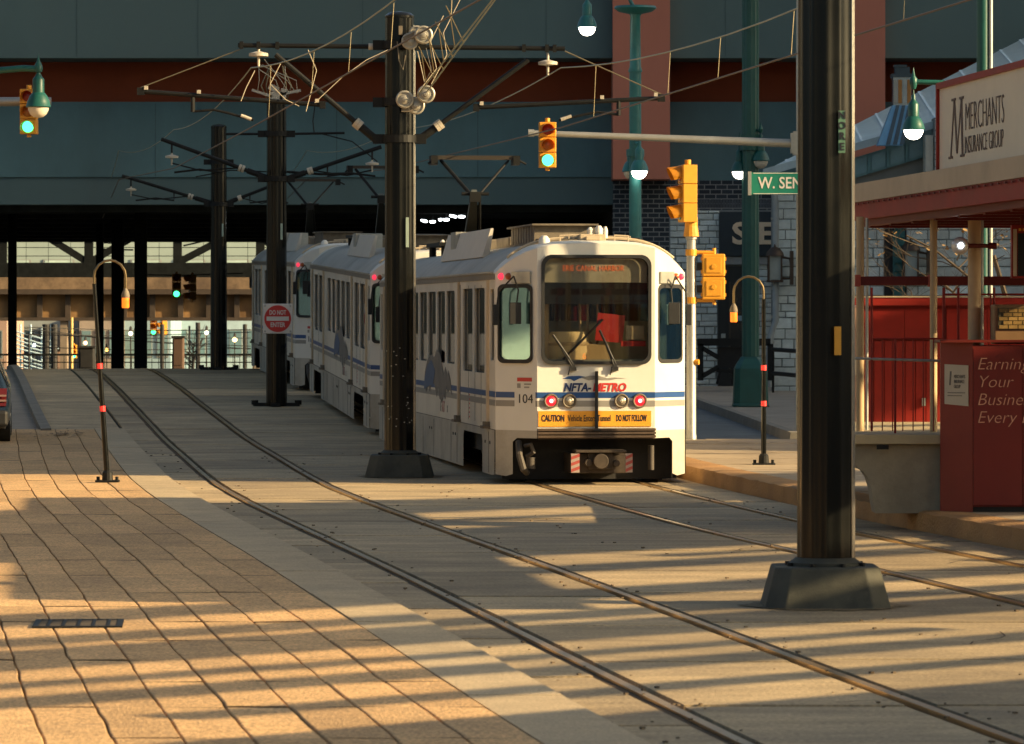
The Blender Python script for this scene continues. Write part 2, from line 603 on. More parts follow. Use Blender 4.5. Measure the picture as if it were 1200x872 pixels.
for k in range(12):
    for d0, d1 in zip(ROWS, ROWS[1:]):
        if Lc(d1) - 1.8 - .345 * k > -.118 * (d0 + 3) - .4 and NP < 299:
            sh = jr.uniform(-.02, .02)
            paving_stone(k, d0 + sh, d1 + sh)
            NP += 1
print('paving stones', NP)
# pavement outside the frame on the left, one plain sheet
tag(strip_sheet('paved_ground', lambda d: Lc(d) - 12, lambda d: min(-.118 * (d + 3) - .4, Lc(d) - 1.9) - .35, 6, 76, .052, M_paver, 30, 4), kind='structure')
KX = lambda d: -7.95 - (d - 75) * .128
# road on the far left with a kerb between it and the concrete apron
tag(strip_sheet('concrete_apron', lambda d: KX(d) + .2, lambda d: Lc(d) - 1.31, 76.2, 124, -.012, M_slab, 40, 4), kind='structure')
tag(strip_sheet('side_road', lambda d: -40, lambda d: KX(d) + .1, 76.6, 124, -.02, M_walk2, 40, 4), kind='structure')
b = MB()
for i in range(16):
    d0 = 76.5 + i * 2.6; d1 = d0 + 2.57
    x0, x1 = KX(d0), KX(d1)
    b.prism([Vector((x0 + .02, d0, zp(x0, d0) + .09)), Vector((x0 + .20, d0, zp(x0, d0) + .10)), Vector((x1 + .20, d1, zp(x1, d1) + .10)), Vector((x1 + .02, d1, zp(x1, d1) + .09))], (0, 0, -.14))
tag(b.build('roadside_kerb', M_kerb2), kind='structure')
# cracks and leaf litter by the end of the left kerb
b = MB()
for i in range(70):
    x = -7.55 + random.gauss(0, .18); d = 74.6 + random.gauss(0, .7)
    a = random.uniform(0, 6.28); s_ = random.uniform(.02, .07)
    z = zp(x, d) + .075
    b.poly([Vector((x + s_ * math.cos(a + q), d + 2 * s_ * math.sin(a + q), z + .012 * random.random())) for q in (0, 2.1, 4.2)])
tag(b.build('leaf_litter', mat('dry_leaf', (.05, .035, .02), .9, var=.3)), kind='stuff')

# hairline cracks, tar patches and grit on the track concrete
b = MB(); cr = random.Random(9)
for q in range(26):
    d = cr.uniform(22, 70); x = Lc(d) + cr.uniform(-.5, 5.2); a = cr.uniform(-.5, .5) + (1.57 if cr.random() < .35 else 0)
    p = Vector((x, d, 0))
    for s_ in range(cr.randint(4, 9)):
        a += cr.uniform(-.5, .5)
        q2 = p + Vector((math.cos(a), math.sin(a), 0)) * cr.uniform(.12, .3)
        w_ = Vector((-math.sin(a), math.cos(a), 0)) * cr.uniform(.003, .009)
        f = lambda v: Vector((v.x, v.y, zp(v.x, v.y) + .0065))
        b.poly([f(p - w_), f(q2 - w_), f(q2 + w_), f(p + w_)]); p = q2
tag(b.build('crack_lines', M_joint, recalc=False), kind='stuff')
b = MB()
for q in range(420):
    d = 22 + 48 * cr.random() ** 1.3; x = Lc(d) + cr.choice((-1.24, -.82, -.58, .58, .82, 2.0, 3.3, 4.9)) + cr.gauss(0, .12)
    r_ = cr.uniform(.006, .018); z = zp(x, d) + .004
    b.prism([Vector((x + r_ * math.cos(t_), d + r_ * math.sin(t_) * 1.5, z)) for t_ in (0, 1.4, 2.9, 4.4)], (0, 0, r_ * .6))
tag(b.build('grit', mat('grit', (.10, .07, .04), .9, var=.4)), kind='stuff')

# drain grate in the pavement
t = thing('drain_grate', 'dark iron drain grate set flat in the tan paving stones', 'drain grate', (-2.93, 30.0, .064), R(4))
fr = MB()
fr.bb(-.30, .30, -.36, -.31, -.03, .008); fr.bb(-.30, .30, .31, .36, -.03, .008)
fr.bb(-.30, -.26, -.31, .31, -.03, .008); fr.bb(.26, .30, -.31, .31, -.03, .008)
fr.build('frame', M_iron, t)
MB().bb(-.26, .26, -.31, .31, -.05, .005).build('pit', M_joint, t)
for k in range(5):
    MB().bb(-.205 + k * .10, -.185 + k * .10, -.31, .31, -.03, .009).build('bar', M_iron, t)

# right: station platform pavement with its stained stone curb
PE = lambda d: Tc(d) + 1.46
D_TIP = 69.5
plat = tag(strip_sheet('platform_base', lambda d: PE(d) + .2, lambda d: 12.0, 30, D_TIP, .10, M_joint, 30, 6), kind='structure')
ca = MB()
rows = []
d = 30.0
while d <= D_TIP + .01:
    x = PE(d); z = zp(x, d)
    j = lambda s_: random.uniform(-s_, s_)
    rows.append([Vector((x + j(.015), d, z - .05)), Vector((x + .01 + j(.02), d, z + .07 + j(.015))), Vector((x + .018 + j(.012), d, z + .182 + j(.008))),
                 Vector((x + .09 + j(.012), d, z + .20 + j(.006))), Vector((x + .42, d, z + .20 + j(.003)))])
    d += .22
ca.grid(rows)
tag(ca.build('curb', M_curb, smooth=True), kind='structure')
for k in range(4):
    fa = lambda d, k=k: PE(d) + .43 + k * 1.5
    fb = lambda d, k=k: PE(d) + .43 + (k + 1) * 1.5
    slabs('paving_slab', fa, fb, 31 + .4 * k, D_TIP - .6, 1.9, .195, M_walk, plat, jit=.003)
b = MB()
b.prism([Vector((PE(D_TIP) - .0, D_TIP, .0)), Vector((6.5, D_TIP, .0)), Vector((6.5, D_TIP + .18, .0)), Vector((PE(D_TIP), D_TIP + .18, .0))], (0, 0, .2))
tag(b.build('platform_kerb', M_kerb2), kind='structure')
# cross street and the sidewalk of the buildings beyond it
FK = lambda d: 4.62 - (d - 74) * .028
tag(strip_sheet('road', lambda d: Tc(d) + 1.45, lambda d: max(Tc(d) + 1.6, FK(d) + .05), D_TIP + .2, 122, -.008, M_road, 40, 4), kind='structure')
tag(strip_sheet('street', lambda d: 5.0, lambda d: 40, D_TIP + .2, 74.3, -.02, M_road, 4, 6), kind='structure')
tag(strip_sheet('sidewalk', lambda d: FK(d) + .18, lambda d: 14, 74.3, 124, .145, M_walk2, 40, 6), kind='structure')
b = MB()
d = 74.0
while d < 120:
    d1 = d + 2.2
    x0, x1 = FK(d), FK(d1)
    b.prism([Vector((x0, d, zp(x0, d) - .05)), Vector((x0 + .19, d, zp(x0, d) - .05)), Vector((x0 + .19, d, zp(x0, d) + .15)), Vector((x0 + .03, d, zp(x0, d) + .15))],
            (x1 - x0, 2.19, zp(x1, d1) - zp(x0, d)))
    d += 2.2
tag(b.build('sidewalk_kerb', M_kerb2), kind='structure')
tag(MB().bb(4.6, 40, 74.0, 74.2, -.1, .14).build('street_kerb', M_kerb2), kind='structure')

# ------------------------------------------------------------------ made-up unseen blocker beyond the right edge, shaped to cast the sun bands and shade
def build_sun_blocker():
    n = Vector((.6831, -.7303, 0)); u = Vector((.7303, .6831, 0))
    c0 = -8.5
    base = n * c0
    b = MB()
    def beam(s0, s1, z0, z1, dep=.25):
        a = base + u * s0; e = base + u * s1
        if (e - a).length < .01: return
        b.prism([a + Vector((0, 0, z0)), e + Vector((0, 0, z0)), e + Vector((0, 0, z1)), a + Vector((0, 0, z1))], n * dep)
    sn = SUN_H.dot(n); TT_ = math.tan(SUN_EL)
    hd = lambda d: (c0 - (.3 * .6831 - .7303 * d)) / sn * TT_
    shade = [(-1, 23.6), (26.7, 27.2), (29.5, 31.0), (31.6, 32.2), (33.7, 34.8), (37.4, 38.3), (40.3, 46.2), (50.4, 54.0)]
    for d0, d1 in shade:
        z0 = hd(d0) if d0 > 0 else 0
        beam(16 if d0 < 34 else 36, 68, z0, hd(d1))
    for d0, d1, s0, s1 in ((25.1, 25.35, 20, 40), (28.1, 28.3, 16, 30), (35.6, 35.9, 40, 50), (39.0, 39.25, 40, 50), (48.0, 48.4, 42, 60)):
        beam(s0, s1, hd(d0), hd(d1))
    beam(16, 68, 61 * TT_, 40)
    beam(68, 80, 0, 47 * TT_)
    beam(68, 80, 73 * TT_, 48)
    beam(80, 142, 0, 48)
    return tag(b.build('sun_blocker', mat('blocker_concrete', (.3, .28, .25), .8)), kind='structure')
ramp = build_sun_blocker()  # the added blocker, out of view

# made-up pale block, added out of view on the left to bounce warm light
def build_bounce_block():
    b = MB()
    b.bb(-42, -24, 42, 92, -.2, 11)
    for k in range(9):
        for r in range(2):
            b.bb(-23.99, -23.86, 44.2 + k * 5, 44.3 + k * 5, 1 + r * 4, 3.6 + r * 4)
            b.bb(-23.99, -23.80, 44.2 + k * 5, 47.2 + k * 5, .9 + r * 4, 1.0 + r * 4)
            b.bb(-23.99, -23.86, 47.1 + k * 5, 47.2 + k * 5, 1 + r * 4, 3.6 + r * 4)
    return tag(b.build('bounce_block', mat('bounce_block_stucco', (.50, .43, .33), .85, var=.15, scale=.4)), kind='structure')
build_bounce_block()
# ------------------------------------------------------------------ the train
CL = 17.9            # length of one car
HW = 1.25            # half width
CP = .77             # half width of the flat middle of each end
FD = .55             # how far the corner facets fall back
def roof_z(x, f=1.0):
    return 2.75 + .42 * f * (1 - min(1, abs(x) / HW) ** 3.7)
def plan(x):
    return 0 if abs(x) <= CP else (abs(x) - CP) / (HW - CP) * FD

def build_car():
    root = thing('tram_car', 'x', 'tram')
    XS = [-HW, -1.2, -1.12, -1.02, -.9, -CP, -.55, -.28, 0, .28, .55, CP, .9, 1.02, 1.12, 1.2, HW]
    for end in (0, 1):
        fl = (lambda v: v) if end == 0 else (lambda v: Vector((-v[0], CL - v[1], v[2])))
        V = lambda x, y, z: fl(Vector((x, y, z)))
        b = MB()
        # centre panel with the windscreen opening
        top = [(x, roof_z(x, .9)) for x in XS if -CP - .001 <= x <= CP + .001]
        outer = [(-CP, .70)] + top + [(CP, .70)]
        ws = [(a, c + .045 * (1 - (a / .71) ** 2) * (1 if c > 2.2 else 0)) for a, c in rrect(-.71, .71, 1.565, 2.955, .12)]
        b.panel(outer, [ws], lambda a, c: V(a, 0, c))
        win = []
        for s in (-1, 1):
            pts = [(x, roof_z(x, .9)) for x in XS if CP - .001 <= s * x]
            fx = lambda x: (abs(x) - CP) / (HW - CP)
            seq = sorted(pts, key=lambda q: abs(q[0]))
            outer = [(CP, .70)] + [(abs(q[0]), q[1]) for q in seq] + [(HW, .70)]
            hole = rrect(CP + .055, HW - .045, 1.585, 2.585, .07)
            win.append((s, hole))
            b.panel(outer, [hole], lambda a, c, s=s: V(s * a, plan(a), c))
        # dome between the end and the roof
        rows = []
        for (dy, f) in ((0, .9), (.05, .955), (.14, .985), (.32, 1.0), (.95, 1.0)):
            rows.append([V(x, plan(x) * (1 - max(0, dy - .32) / .63 * 1.0) + dy if dy > .32 else plan(x) + dy, roof_z(x, f)) for x in XS])
        b.grid(rows)
        cap = b.build('end_cap', M_white, root, smooth=True)
        # side wall between facet and the coach sides, above the rain gutter line
        # windscreen frame, glass, destination box, sun strip
        b = MB()
        ins = lambda k: [(a * k, 2.27 + (c - 2.27) * (1 - (1 - k) * 1.05)) for a, c in ws]
        b.panel([(a * 1.012, 2.27 + (c - 2.27) * 1.012) for a, c in ws], [ins(.955)], lambda a, c: V(a, -.012, c))
        bmesh.ops.solidify(b.bm, geom=b.bm.faces[:], thickness=.03)
        b.build('windscreen_frame', M_rubber, root)
        b = MB()
        b.prism([V(a, .01, c) for a, c in ins(.965)], V(0, .012, 0) - V(0, 0, 0))
        b.build('windscreen', M_glass_clear, root)
        b = MB()
        topc = [(a * .95, 2.27 + (c - 2.27) * .95) for a, c in ws if c > 2.2]
        b.prism([V(a, .05, c) for a, c in topc + [(-.67, 2.62), (.67, 2.62)]], V(0, .22, 0) - V(0, 0, 0))
        box = b.build('destination_box', mat('blind_grey', (.46, .42, .34), .6), root)
        if end == 0:
            text('destination_text', 'ERIE CANAL HARBOR', .105, emit('amber_dots', '#D8622E', .55), box, (-.03, .043, 2.80), width=.80, bold=-.002)
            text('route_number', '6', .12, emit('amber_dots2', '#E88A3C', .9), root, (-.15, .03, 1.66))
        MB().bb(-.68, .68, .06, .09, 2.34, 2.615).build('sun_strip', mat('sun_strip', (.012, .012, .012), .4), root) if end == 0 else None
        for s, hole in win:
            k = lambda hole, q: [(1.007 + (a - 1.007) * q, 2.085 + (c - 2.085) * q) for a, c in hole]
            nv = Vector((s * .75, -.66, 0)).normalized()
            if end: nv = Vector((-nv.x, -nv.y, 0))
            b = MB()
            b.panel(k(hole, 1.03), [k(hole, .93)], lambda a, c: V(s * a, plan(a), c) + nv * .006)
            bmesh.ops.solidify(b.bm, geom=b.bm.faces[:], thickness=.02)
            b.build('cab_window_frame', M_rubber, root)
            b = MB()
            b.prism([V(s * a, plan(a), c) for a, c in k(hole, .97)], -nv * .012)
            b.build('cab_window', M_glass_sky, root)
            # mirrors
            for (mx, my, mz, w, h) in ((1.27, .35, 2.2, .07, .27), (1.04, .12, 2.22, .15, .28)):
                b = MB()
                b.box(V(s * mx, my, mz), (w, .05, h))
                b.tube([V(s * (mx - .02), my + .02, mz + .13), V(s * (mx - .04), my - .0, mz + .30), V(s * 1.06, .14, 2.70)], .012, 6)
                b.build('mirror', M_rubber, root, bevel=.012)
            # marker lamps
            if end == 0:
                for (lx, m) in ((1.185, emit('marker_red', '#E0344A', .7)), (1.10, mat('amber_lens', (.45, .10, .02), .3))):
                    b = MB()
                    p = V(s * lx, plan(lx), 2.70)
                    b.lathe([(.045, -.01), (.045, .02), (.03, .035), (.002, .04)], p, 12, Matrix.Rotation(R(90), 3, 'X') @ Matrix.Identity(3))
                    b.build('marker_lamp', m, root, smooth=True)
                b = MB()
                b.prism([V(s * .84, plan(.84) - .004, 2.61), V(s * 1.05, plan(1.05) - .004, 2.61), V(s * 1.05, plan(1.05) - .004, 2.76), V(s * .84, plan(.84) - .004, 2.76)], nv * .03)
                b.build('marker_plate', M_galv, root)
        # stripes, bumper, skirts of the end
        def band(z0, z1, segs, m, name):
            b = MB()
            for x0, x1 in segs:
                q = []
                cuts = sorted(set([x0, x1] + [c for c in (-CP, CP) if x0 < c < x1]))
                for a, c in zip(cuts, cuts[1:]):
                    b.prism([V(a, plan(a) - .003, z0), V(c, plan(c) - .003, z0), V(c, plan(c) - .003, z1), V(a, plan(a) - .003, z1)], V(0, .002, 0) - V(0, 0, 0))
            split_build(b, name, m, root)
        band(1.122, 1.197, ((-HW + .003, -1.03), (-.79, HW - .003)), M_blue, 'blue_stripe')
        band(1.010, 1.088, ((-HW + .003, -1.03), (-.79, HW - .003)), M_gray, 'grey_stripe')
        b = MB()
        for s in (-1, 1):      # corner skirts: outer upright and the strip above the opening
            o_ = [(CP, .60), (CP, .70), (HW, .70), (HW, .12), (HW - .12, .10), (HW - .2, .13), (HW - .2, .55), (HW - .25, .60)]
            b.panel(o_, [], lambda a, c, s=s: V(s * a, plan(a) - .001, c))
        split_build(b, 'corner_skirt', M_skirt, root)
        b = MB()
        b.bb(-CP, CP, -.085, .0, .70, .74)
        bu = MB()
        for zz in (.61, .655, .70):
            bu.prism([V(-CP, -.10, zz), V(CP, -.10, zz), V(CP, 0, zz), V(-CP, 0, zz)], (0, 0, .03))
            bu.prism([V(-CP + .01, -.06, zz - .018), V(CP - .01, -.06, zz - .018), V(CP - .01, 0, zz - .018), V(-CP + .01, 0, zz - .018)], (0, 0, .018))
        b.bm.free()
        bu.build('anticlimber', mat('anticlimber_brown', (.07, .045, .028), .55, var=.3), root)
        b = MB()       # coupler
        for x0, x1, y0, y1, z0, z1 in ((-.30, .36, -.25, .1, .42, .455), (-.12, .2, -.16, .5, .2, .42), (-.34, .40, -.1, 1.2, .15, .40)):
            b.prism([V(x0, y0, z0), V(x1, y0, z0), V(x1, y0, z1), V(x0, y0, z1)], V(0, y1 - y0, 0) - V(0, 0, 0))
        b.cyl(V(.03, -.26, .31), V(.03, -.1, .31), .10, n=14)
        b.cyl(V(-.13, -.22, .29), V(-.13, -.1, .29), .05, n=10)
        b.cyl(V(.24, -.20, .28), V(.24, -.1, .28), .045, n=10)
        b.build('coupler', mat('coupler_iron', (.06, .045, .032), .6, .3, var=.4, scale=6), root, bevel=.008)
        for x0, x1 in ((-.36, -.25), (.35, .44)):
            b = MB(); b.prism([V(x0, -.25, .165), V(x1, -.25, .165), V(x1, -.25, .41), V(x0, -.25, .41)], V(0, .02, 0) - V(0, 0, 0))
            rp = b.build('reflector', mat('reflector_white', (.34, .27, .23), .5), root)
            for zz in (.19, .27, .35):
                b = MB(); b.prism([V(x0, -.253, zz - .02), V(x1, -.253, zz + .02), V(x1, -.253, zz + .06), V(x0, -.253, zz + .02)], V(0, -.002, 0) - V(0, 0, 0))
                b.build('reflector_stripe', mat('reflector_red', (.34, .06, .05), .5), rp)
        b = MB()       # hoses, air tank and brackets in the dark opening
        b.tube([V(-.98, .25, .55), V(-.99, .1, .38), V(-.94, .08, .2), V(-.88, .2, .15)], .045, 8)
        b.tube([V(-.9, .2, .5), V(-.84, .1, .52), V(-.8, .12, .42), V(-.88, .2, .36)], .03, 8)
        b.cyl(V(-.83, .2, .35), V(-.83, .2, .2), .06)
        b.cyl(V(.75, .2, .5), V(.75, .2, .18), .04)
        split_build(b, 'brake_hose', mat('hose_grey', (.06, .05, .04), .7, var=.3), root, smooth=True)
        if end == 0:
            for lx, red in ((-.59, 1), (-.35, 0), (.33, 0), (.57, 1)):
                rt = Matrix.Rotation(R(90), 3, 'X')
                b = MB()
                b.lathe([(.095, -.01), (.095, .02), (.085, .035), (.07, .03), (.066, .012), (.066, -.01)], (lx, 0, 1.085), 20, rt)
                hs = b.build('lamp_ring', M_equip, root, smooth=True)
                b = MB()
                b.lathe([(.064, .0), (.062, .02), (.045, .034), (.02, .041), (.002, .042)], (lx, 0, 1.085), 18, rt)
                b.build('tail_lens' if red else 'clear_lens', emit('tail_red', '#D8141E', 1.5) if red else mat('clear_lens', (.33, .29, .22), .25, .4), hs, smooth=True)
                if red:
                    MB().lathe([(.026, .0), (.026, .044), (.002, .05)], (lx, 0, 1.085), 12, rt).build('bulb', emit('tail_core', '#FF8A80', 3.0), hs)
                else:
                    MB().lathe([(.03, .0), (.03, .043), (.002, .05)], (lx, 0, 1.085), 4, rt).build('bulb', mat('clear_bulb', (.75, .68, .5), .2, .5), hs)
            # sign and lettering
            MB().bb(-.755, .72, -.012, -.002, .752, .955).build('caution_plate', M_orange, root)
            for s_, cx, w, hgt, bd in (('CAUTION', -.565, .30, .115, .004), ('Vehicle Enters Tunnel', -.09, .56, .115, .001), ('DO NOT FOLLOW', .46, .40, .115, .003)):
                text('caution_text', s_, hgt, M_lett, root, (cx, -.0135, .857), width=w, bold=bd)
            text('operator_name', 'NFTA-', .145, M_navy, root, (-.25, -.004, 1.255), width=.36, bold=.006, shear=.22)
            text('operator_name', 'METRO', .145, M_red, root, (.17, -.004, 1.255), width=.44, bold=.006, shear=.22)
            sw = MB()
            sw.prism([Vector(q) for q in ((-.44, -.004, 1.375), (-.36, -.004, 1.405), (-.22, -.004, 1.41), (-.12, -.004, 1.395), (-.22, -.004, 1.375), (-.29, -.004, 1.34), (-.33, -.004, 1.365))], (0, .003, 0))
            sw.build('swoosh', M_blue, root)
            sw = MB()
            up = [(-.20, 1.385), (-.08, 1.412), (.04, 1.408), (.14, 1.38), (.24, 1.388), (.40, 1.375)]
            dn = [(.28, 1.372), (.18, 1.352), (.08, 1.352), (-.02, 1.362), (-.1, 1.35)]
            sw.prism([Vector((a, -.004, c)) for a, c in up + dn], (0, .003, 0))
            sw.build('swoosh', M_gray, root)
            text('fleet_number', '104', .17, M_lett, root, (-.91, plan(.91) - .006, 1.105), rot=(R(90), 0, math.atan2(-FD, HW - CP)), width=.24, bold=-.001)
            nb = MB()
            for (x0, x1, z0, z1, m) in ((-1.0, -.83, 1.335, 1.385, M_red),):
                nb.prism([V(x0, plan(x0) - .003, z0), V(x1, plan(x1) - .003, z0), V(x1, plan(x1) - .003, z1), V(x0, plan(x0) - .003, z1)], (0, .002, 0))
            nb.build('warning_label', M_red, root)
            nb = MB()
            for (x0, x1, z0, z1) in ((-1.0, -.96, 1.25, 1.31), (-.92, -.84, 1.29, 1.31), (-.92, -.86, 1.25, 1.27)):
                nb.prism([V(x0, plan(x0) - .003, z0), V(x1, plan(x1) - .003, z0), V(x1, plan(x1) - .003, z1), V(x0, plan(x0) - .003, z1)], (0, .002, 0))
            tag(nb.build('small_print', M_gray, root), kind='stuff')
            b = MB(); b.bb(-.018, .022, -.035, -.015, .72, 1.47); b.bb(-.05, .05, -.12, -.10, .70, .72)
            b.build('gangway_bar', M_rubber, root)
            for (x0, z0, x1, z1) in ((-.31, 1.50, -.57, 1.94), (.24, 1.50, .04, 2.0)):
                b = MB()
                b.box((x0, -.03, 1.50), (.09, .05, .05)); b.box((x0, -.03, 1.53), (.05, .05, .06))
                b.tube([(x0, -.045, 1.51), ((x0 * .45 + x1 * .55), -.05, 1.51 + (z1 - 1.51) * .55)], .011, 6)
                b.tube([(x0 + .035, -.045, 1.51), ((x0 * .45 + x1 * .55) + .02, -.05, 1.51 + (z1 - 1.51) * .55)], .008, 6)
                b.tube([(x0 * .75 + x1 * .25 + .02, -.05, 1.63), (x1, -.045, z1)], .016, 6)
                b.tube([(x0 - .04, -.03, 1.50), (x0 - .06, -.02, 1.42)], .008, 5)
                b.build('wiper', M_rubber, root)
            # roof edge fittings of the end
            b = MB()
            b.bb(-.17, .17, .30, .62, 3.16, 3.25)
            b.bb(-.10, .10, .24, .32, 3.17, 3.22)
            b.build('aerial_box', M_fascia, root, bevel=.01)
            b = MB(); b.lathe([(.07, 0), (.08, .05), (.07, .11), (.035, .15), (.002, .155)], (-.62, .45, 3.08), 12)
            b.lathe([(.05, 0), (.055, .08), (.03, .12), (.002, .125)], (.09, .40, 3.24), 10)
            b.lathe([(.03, 0), (.034, .1), (.02, .15), (.002, .155)], (.19, .5, 3.2), 10)
            b.lathe([(.04, 0), (.045, .07), (.02, .1), (.002, .105)], (-.02, .42, 3.24), 10)
            split_build(b, 'roof_lamp', M_white, root, smooth=True)
            b = MB()
            b.box((-.62, .45, 3.06), (.2, .2, .06))
            rail_pts = [(x, .55, roof_z(x) + .035) for x in [q / 10 for q in range(-11, 12)]]
            b.tube(rail_pts, .02, 6)
            for x0 in (-.42, -.3, .3): b.tube([(x0, .42, roof_z(x0)), (x0, .42, roof_z(x0) + .07), (x0 + .18, .42, roof_z(x0 + .18) + .07), (x0 + .18, .42, roof_z(x0 + .18))], .012, 6)
            b.build('roof_rail', M_fascia, root)
    # roof of the coach
    rows = []
    for y in (.95 - .0, 3, 6, 9, 12, 15, CL - .95):
        rows.append([Vector((x, y, roof_z(x) - .004)) for x in XS])
    MB().grid(rows).build('roof', M_roof, root, smooth=True)
    # sides
    doors = [(1.45, 4.75), (13.0, 16.3)]
    wins = [(5.55, 11.9)]
    for s in (-1, 1):
        X = s * HW
        holes = []
        panes = []
        for d0, d1 in doors:
            w = (d1 - d0 - .9) / 2
            for k in range(2):
                a = d0 + .35 + k * (w + .26)
                panes.append((a, a + w, 1.42, 2.56, 'door_pane'))
        n = 5
        for a0, a1 in wins:
            w = (a1 - a0 - .2 * (n - 1)) / n
            for k in range(n):
                a = a0 + k * (w + .2)
                panes.append((a, a + w, 1.50, 2.54, 'window_pane'))
        panes.append((.72, 1.12, 1.60, 2.54, 'door_pane'))
        panes.append((CL - 1.12, CL - .72, 1.60, 2.54, 'door_pane'))
        b = MB()
        hs = [rrect(a, c, z0, z1, .07, 3) for a, c, z0, z1, _ in panes]
        b.panel([(FD, .70), (CL - FD, .70), (CL - FD, 2.75), (FD, 2.75)], hs, lambda a, c: Vector((X, a, c)))
        # returns of the openings
        for h in hs:
            for (p, q) in zip(h, h[1:] + h[:1]):
                b.poly([Vector((X, p[0], p[1])), Vector((X, q[0], q[1])), Vector((X - s * .045, q[0], q[1])), Vector((X - s * .045, p[0], p[1]))])
        b.build('side_wall', M_side, root)
        for (a, c, z0, z1, nm) in panes:
            b = MB(); b.prism([Vector((X - s * .035, q[0], q[1])) for q in rrect(a - .005, c + .005, z0 - .005, z1 + .005, .06, 3)], (-s * .01, 0, 0))
            g = b.build(nm, M_glass_dark, root)
            b = MB()
            b.panel(rrect(a, c, z0, z1, .07, 3), [rrect(a + .022, c - .022, z0 + .022, z1 - .022, .05, 3)], lambda u_, v_: Vector((X - s * .024, u_, v_)))
            b.build('pane_gasket', M_rubber, g)
        # door leaves' seams and edge posts
        b = MB()
        for y in (1.30, 4.88, 12.85, 16.42):
            b.bb(min(X, X + s * .035), max(X, X + s * .035), y - .05, y + .05, .74, 2.66)
        split_build(b, 'door_post', mat('door_post', (.62, .5, .34), .45, var=.08), root)
        b = MB()
        for y in (1.38, 4.80, 12.93, 16.34):
            b.bb(min(X, X + s * .004), max(X, X + s * .004), y - .018, y + .018, .74, 2.62)
        for y in (2.95, 2.2, 3.75, 14.65): b.bb(min(X, X + s * .003), max(X, X + s * .003), y - .006, y + .006, .76, 2.6)
        split_build(b, 'door_seam', M_rubber, root)
        b = MB()
        for y in (1.3, 4.88, 12.85, 16.42):
            b.bb(min(X, X + s * .10), max(X, X + s * .10), y - .16, y + .16, .70, .735)
            b.bb(min(X, X + s * .07), max(X, X + s * .07), y - .13, y + .13, .735, .79)
        split_build(b, 'door_step', M_equip, root)
        # rain gutter band
        b = MB(); b.bb(min(X - s * .01, X + s * .012), max(X - s * .01, X + s * .012), .62, CL - .62, 2.66, 2.735)
        b.build('gutter_band', mat('band_grey', (.20, .175, .14), .5), root)
        b = MB(); b.bb(min(X - s * .03, X + s * .03), max(X - s * .03, X + s * .03), .80, CL - .80, 2.742, 2.768)
        b.build('rain_gutter', M_roof, root)
        for z0, z1, m, nm in ((1.122, 1.197, M_blue, 'blue_stripe'), (1.010, 1.088, M_gray, 'grey_stripe')):
            b = MB(); b.bb(min(X + s * .001, X + s * .004), max(X + s * .001, X + s * .004), FD + .004, CL - FD - .004, z0, z1)
            b.build(nm, m, root)
        # lower skirt with bogie openings
        bog = [(1.95, 4.3), (CL - 4.3, CL - 1.95)]
        b = MB()
        ol = [(FD, .695), (FD, .12), (.8, .10)]
        for p, q in bog:
            ol += [(p, .10), (p, .52), (p + .08, .60), (q - .08, .60), (q, .52), (q, .10)]
        ol += [(CL - FD, .12), (CL - FD, .695)]
        b.panel(ol, [], lambda a, c: Vector((X + s * .012, a, c)))
        sk = b.build('skirt', M_skirt, root)
        b = MB()
        for y in (1.2, 5.1, 5.9, 8.3, 9.9, 11.7, CL - 5.1, CL - 1.2):
            b.bb(min(X + s * .013, X + s * .016), max(X + s * .013, X + s * .016), y - .008, y + .008, .12, .66)
        for y in (1.05, 1.6, 5.3, 5.6, 8.6, 8.9):
            b.bb(min(X + s * .013, X + s * .02), max(X + s * .013, X + s * .02), y - .03, y + .03, .5, .54)
        split_build(b, 'skirt_seam', M_rubber, root)
        # leaping buffalo emblem and lettering on the side
        y0 = 5.75
        S = lambda pts: [Vector((X + s * .006, y0 + (a if s < 0 else -a) * 2.7, 1.04 + c * .66)) for a, c in pts]
        body = [(2.0, .15), (1.95, .45), (1.75, .75), (1.5, .86), (1.25, .80), (1.1, .98), (.85, .9), (.7, .6), (.62, .45), (.48, .62), (.36, .42), (.28, .55), (.15, .35), (.05, .02), (.18, .14), (.33, .05), (.42, .2), (.5, -.1), (.62, .0), (.72, -.16), (.9, -.1), (1.0, .16), (1.1, -.08), (1.25, .2), (1.45, .25), (1.6, .02), (1.7, .2), (1.85, .0)]
        b = MB(); b.prism(S([(a * .75, c) for a, c in body]), (s * .002, 0, 0))
        emb = b.build('buffalo_emblem', mat('emblem_grey', (.15, .135, .12), .5, var=.3, scale=3), root)
        b = MB(); b.prism([v + Vector((s * .003, 0, 0)) for v in S([(1.5, .05), (1.46, .35), (1.3, .62), (1.1, .74), (.9, .5), (1.0, .2), (1.2, .15)])], (s * .002, 0, 0))
        b.build('emblem_inset', mat('emblem_blue', (.05, .09, .19), .5, var=.2), emb)  # blue part of the emblem print
        rz = R(90) if s > 0 else R(-90)
        text('side_lettering', 'F', .22, M_gray, root, (X + s * .004, 7.4, .86), rot=(R(90), 0, rz), xs=1.6, bold=.004)
        text('side_lettering', 'AT', .22, mat('faded_red', (.42, .2, .18), .5), root, (X + s * .004, 7.05, .86), rot=(R(90), 0, rz), xs=1.3, bold=.004)
        text('side_lettering', 's', .2, M_gray, root, (X + s * .004, 6.5, .86), rot=(R(90), 0, rz), xs=1.3, bold=.004)
        b = MB()
        for k in range(6):
            b.bb(min(X + s * .004, X + s * .006), max(X + s * .004, X + s * .006), 3.55, 3.63, .79 + k * .06, .815 + k * .06)
        split_build(b, 'door_mark', M_red, root)
    # inside: floor, ceiling, seats, poles, console
    MB().bb(-HW + .03, HW - .03, .75, CL - .75, .66, .72).build('floor', M_dark, root)
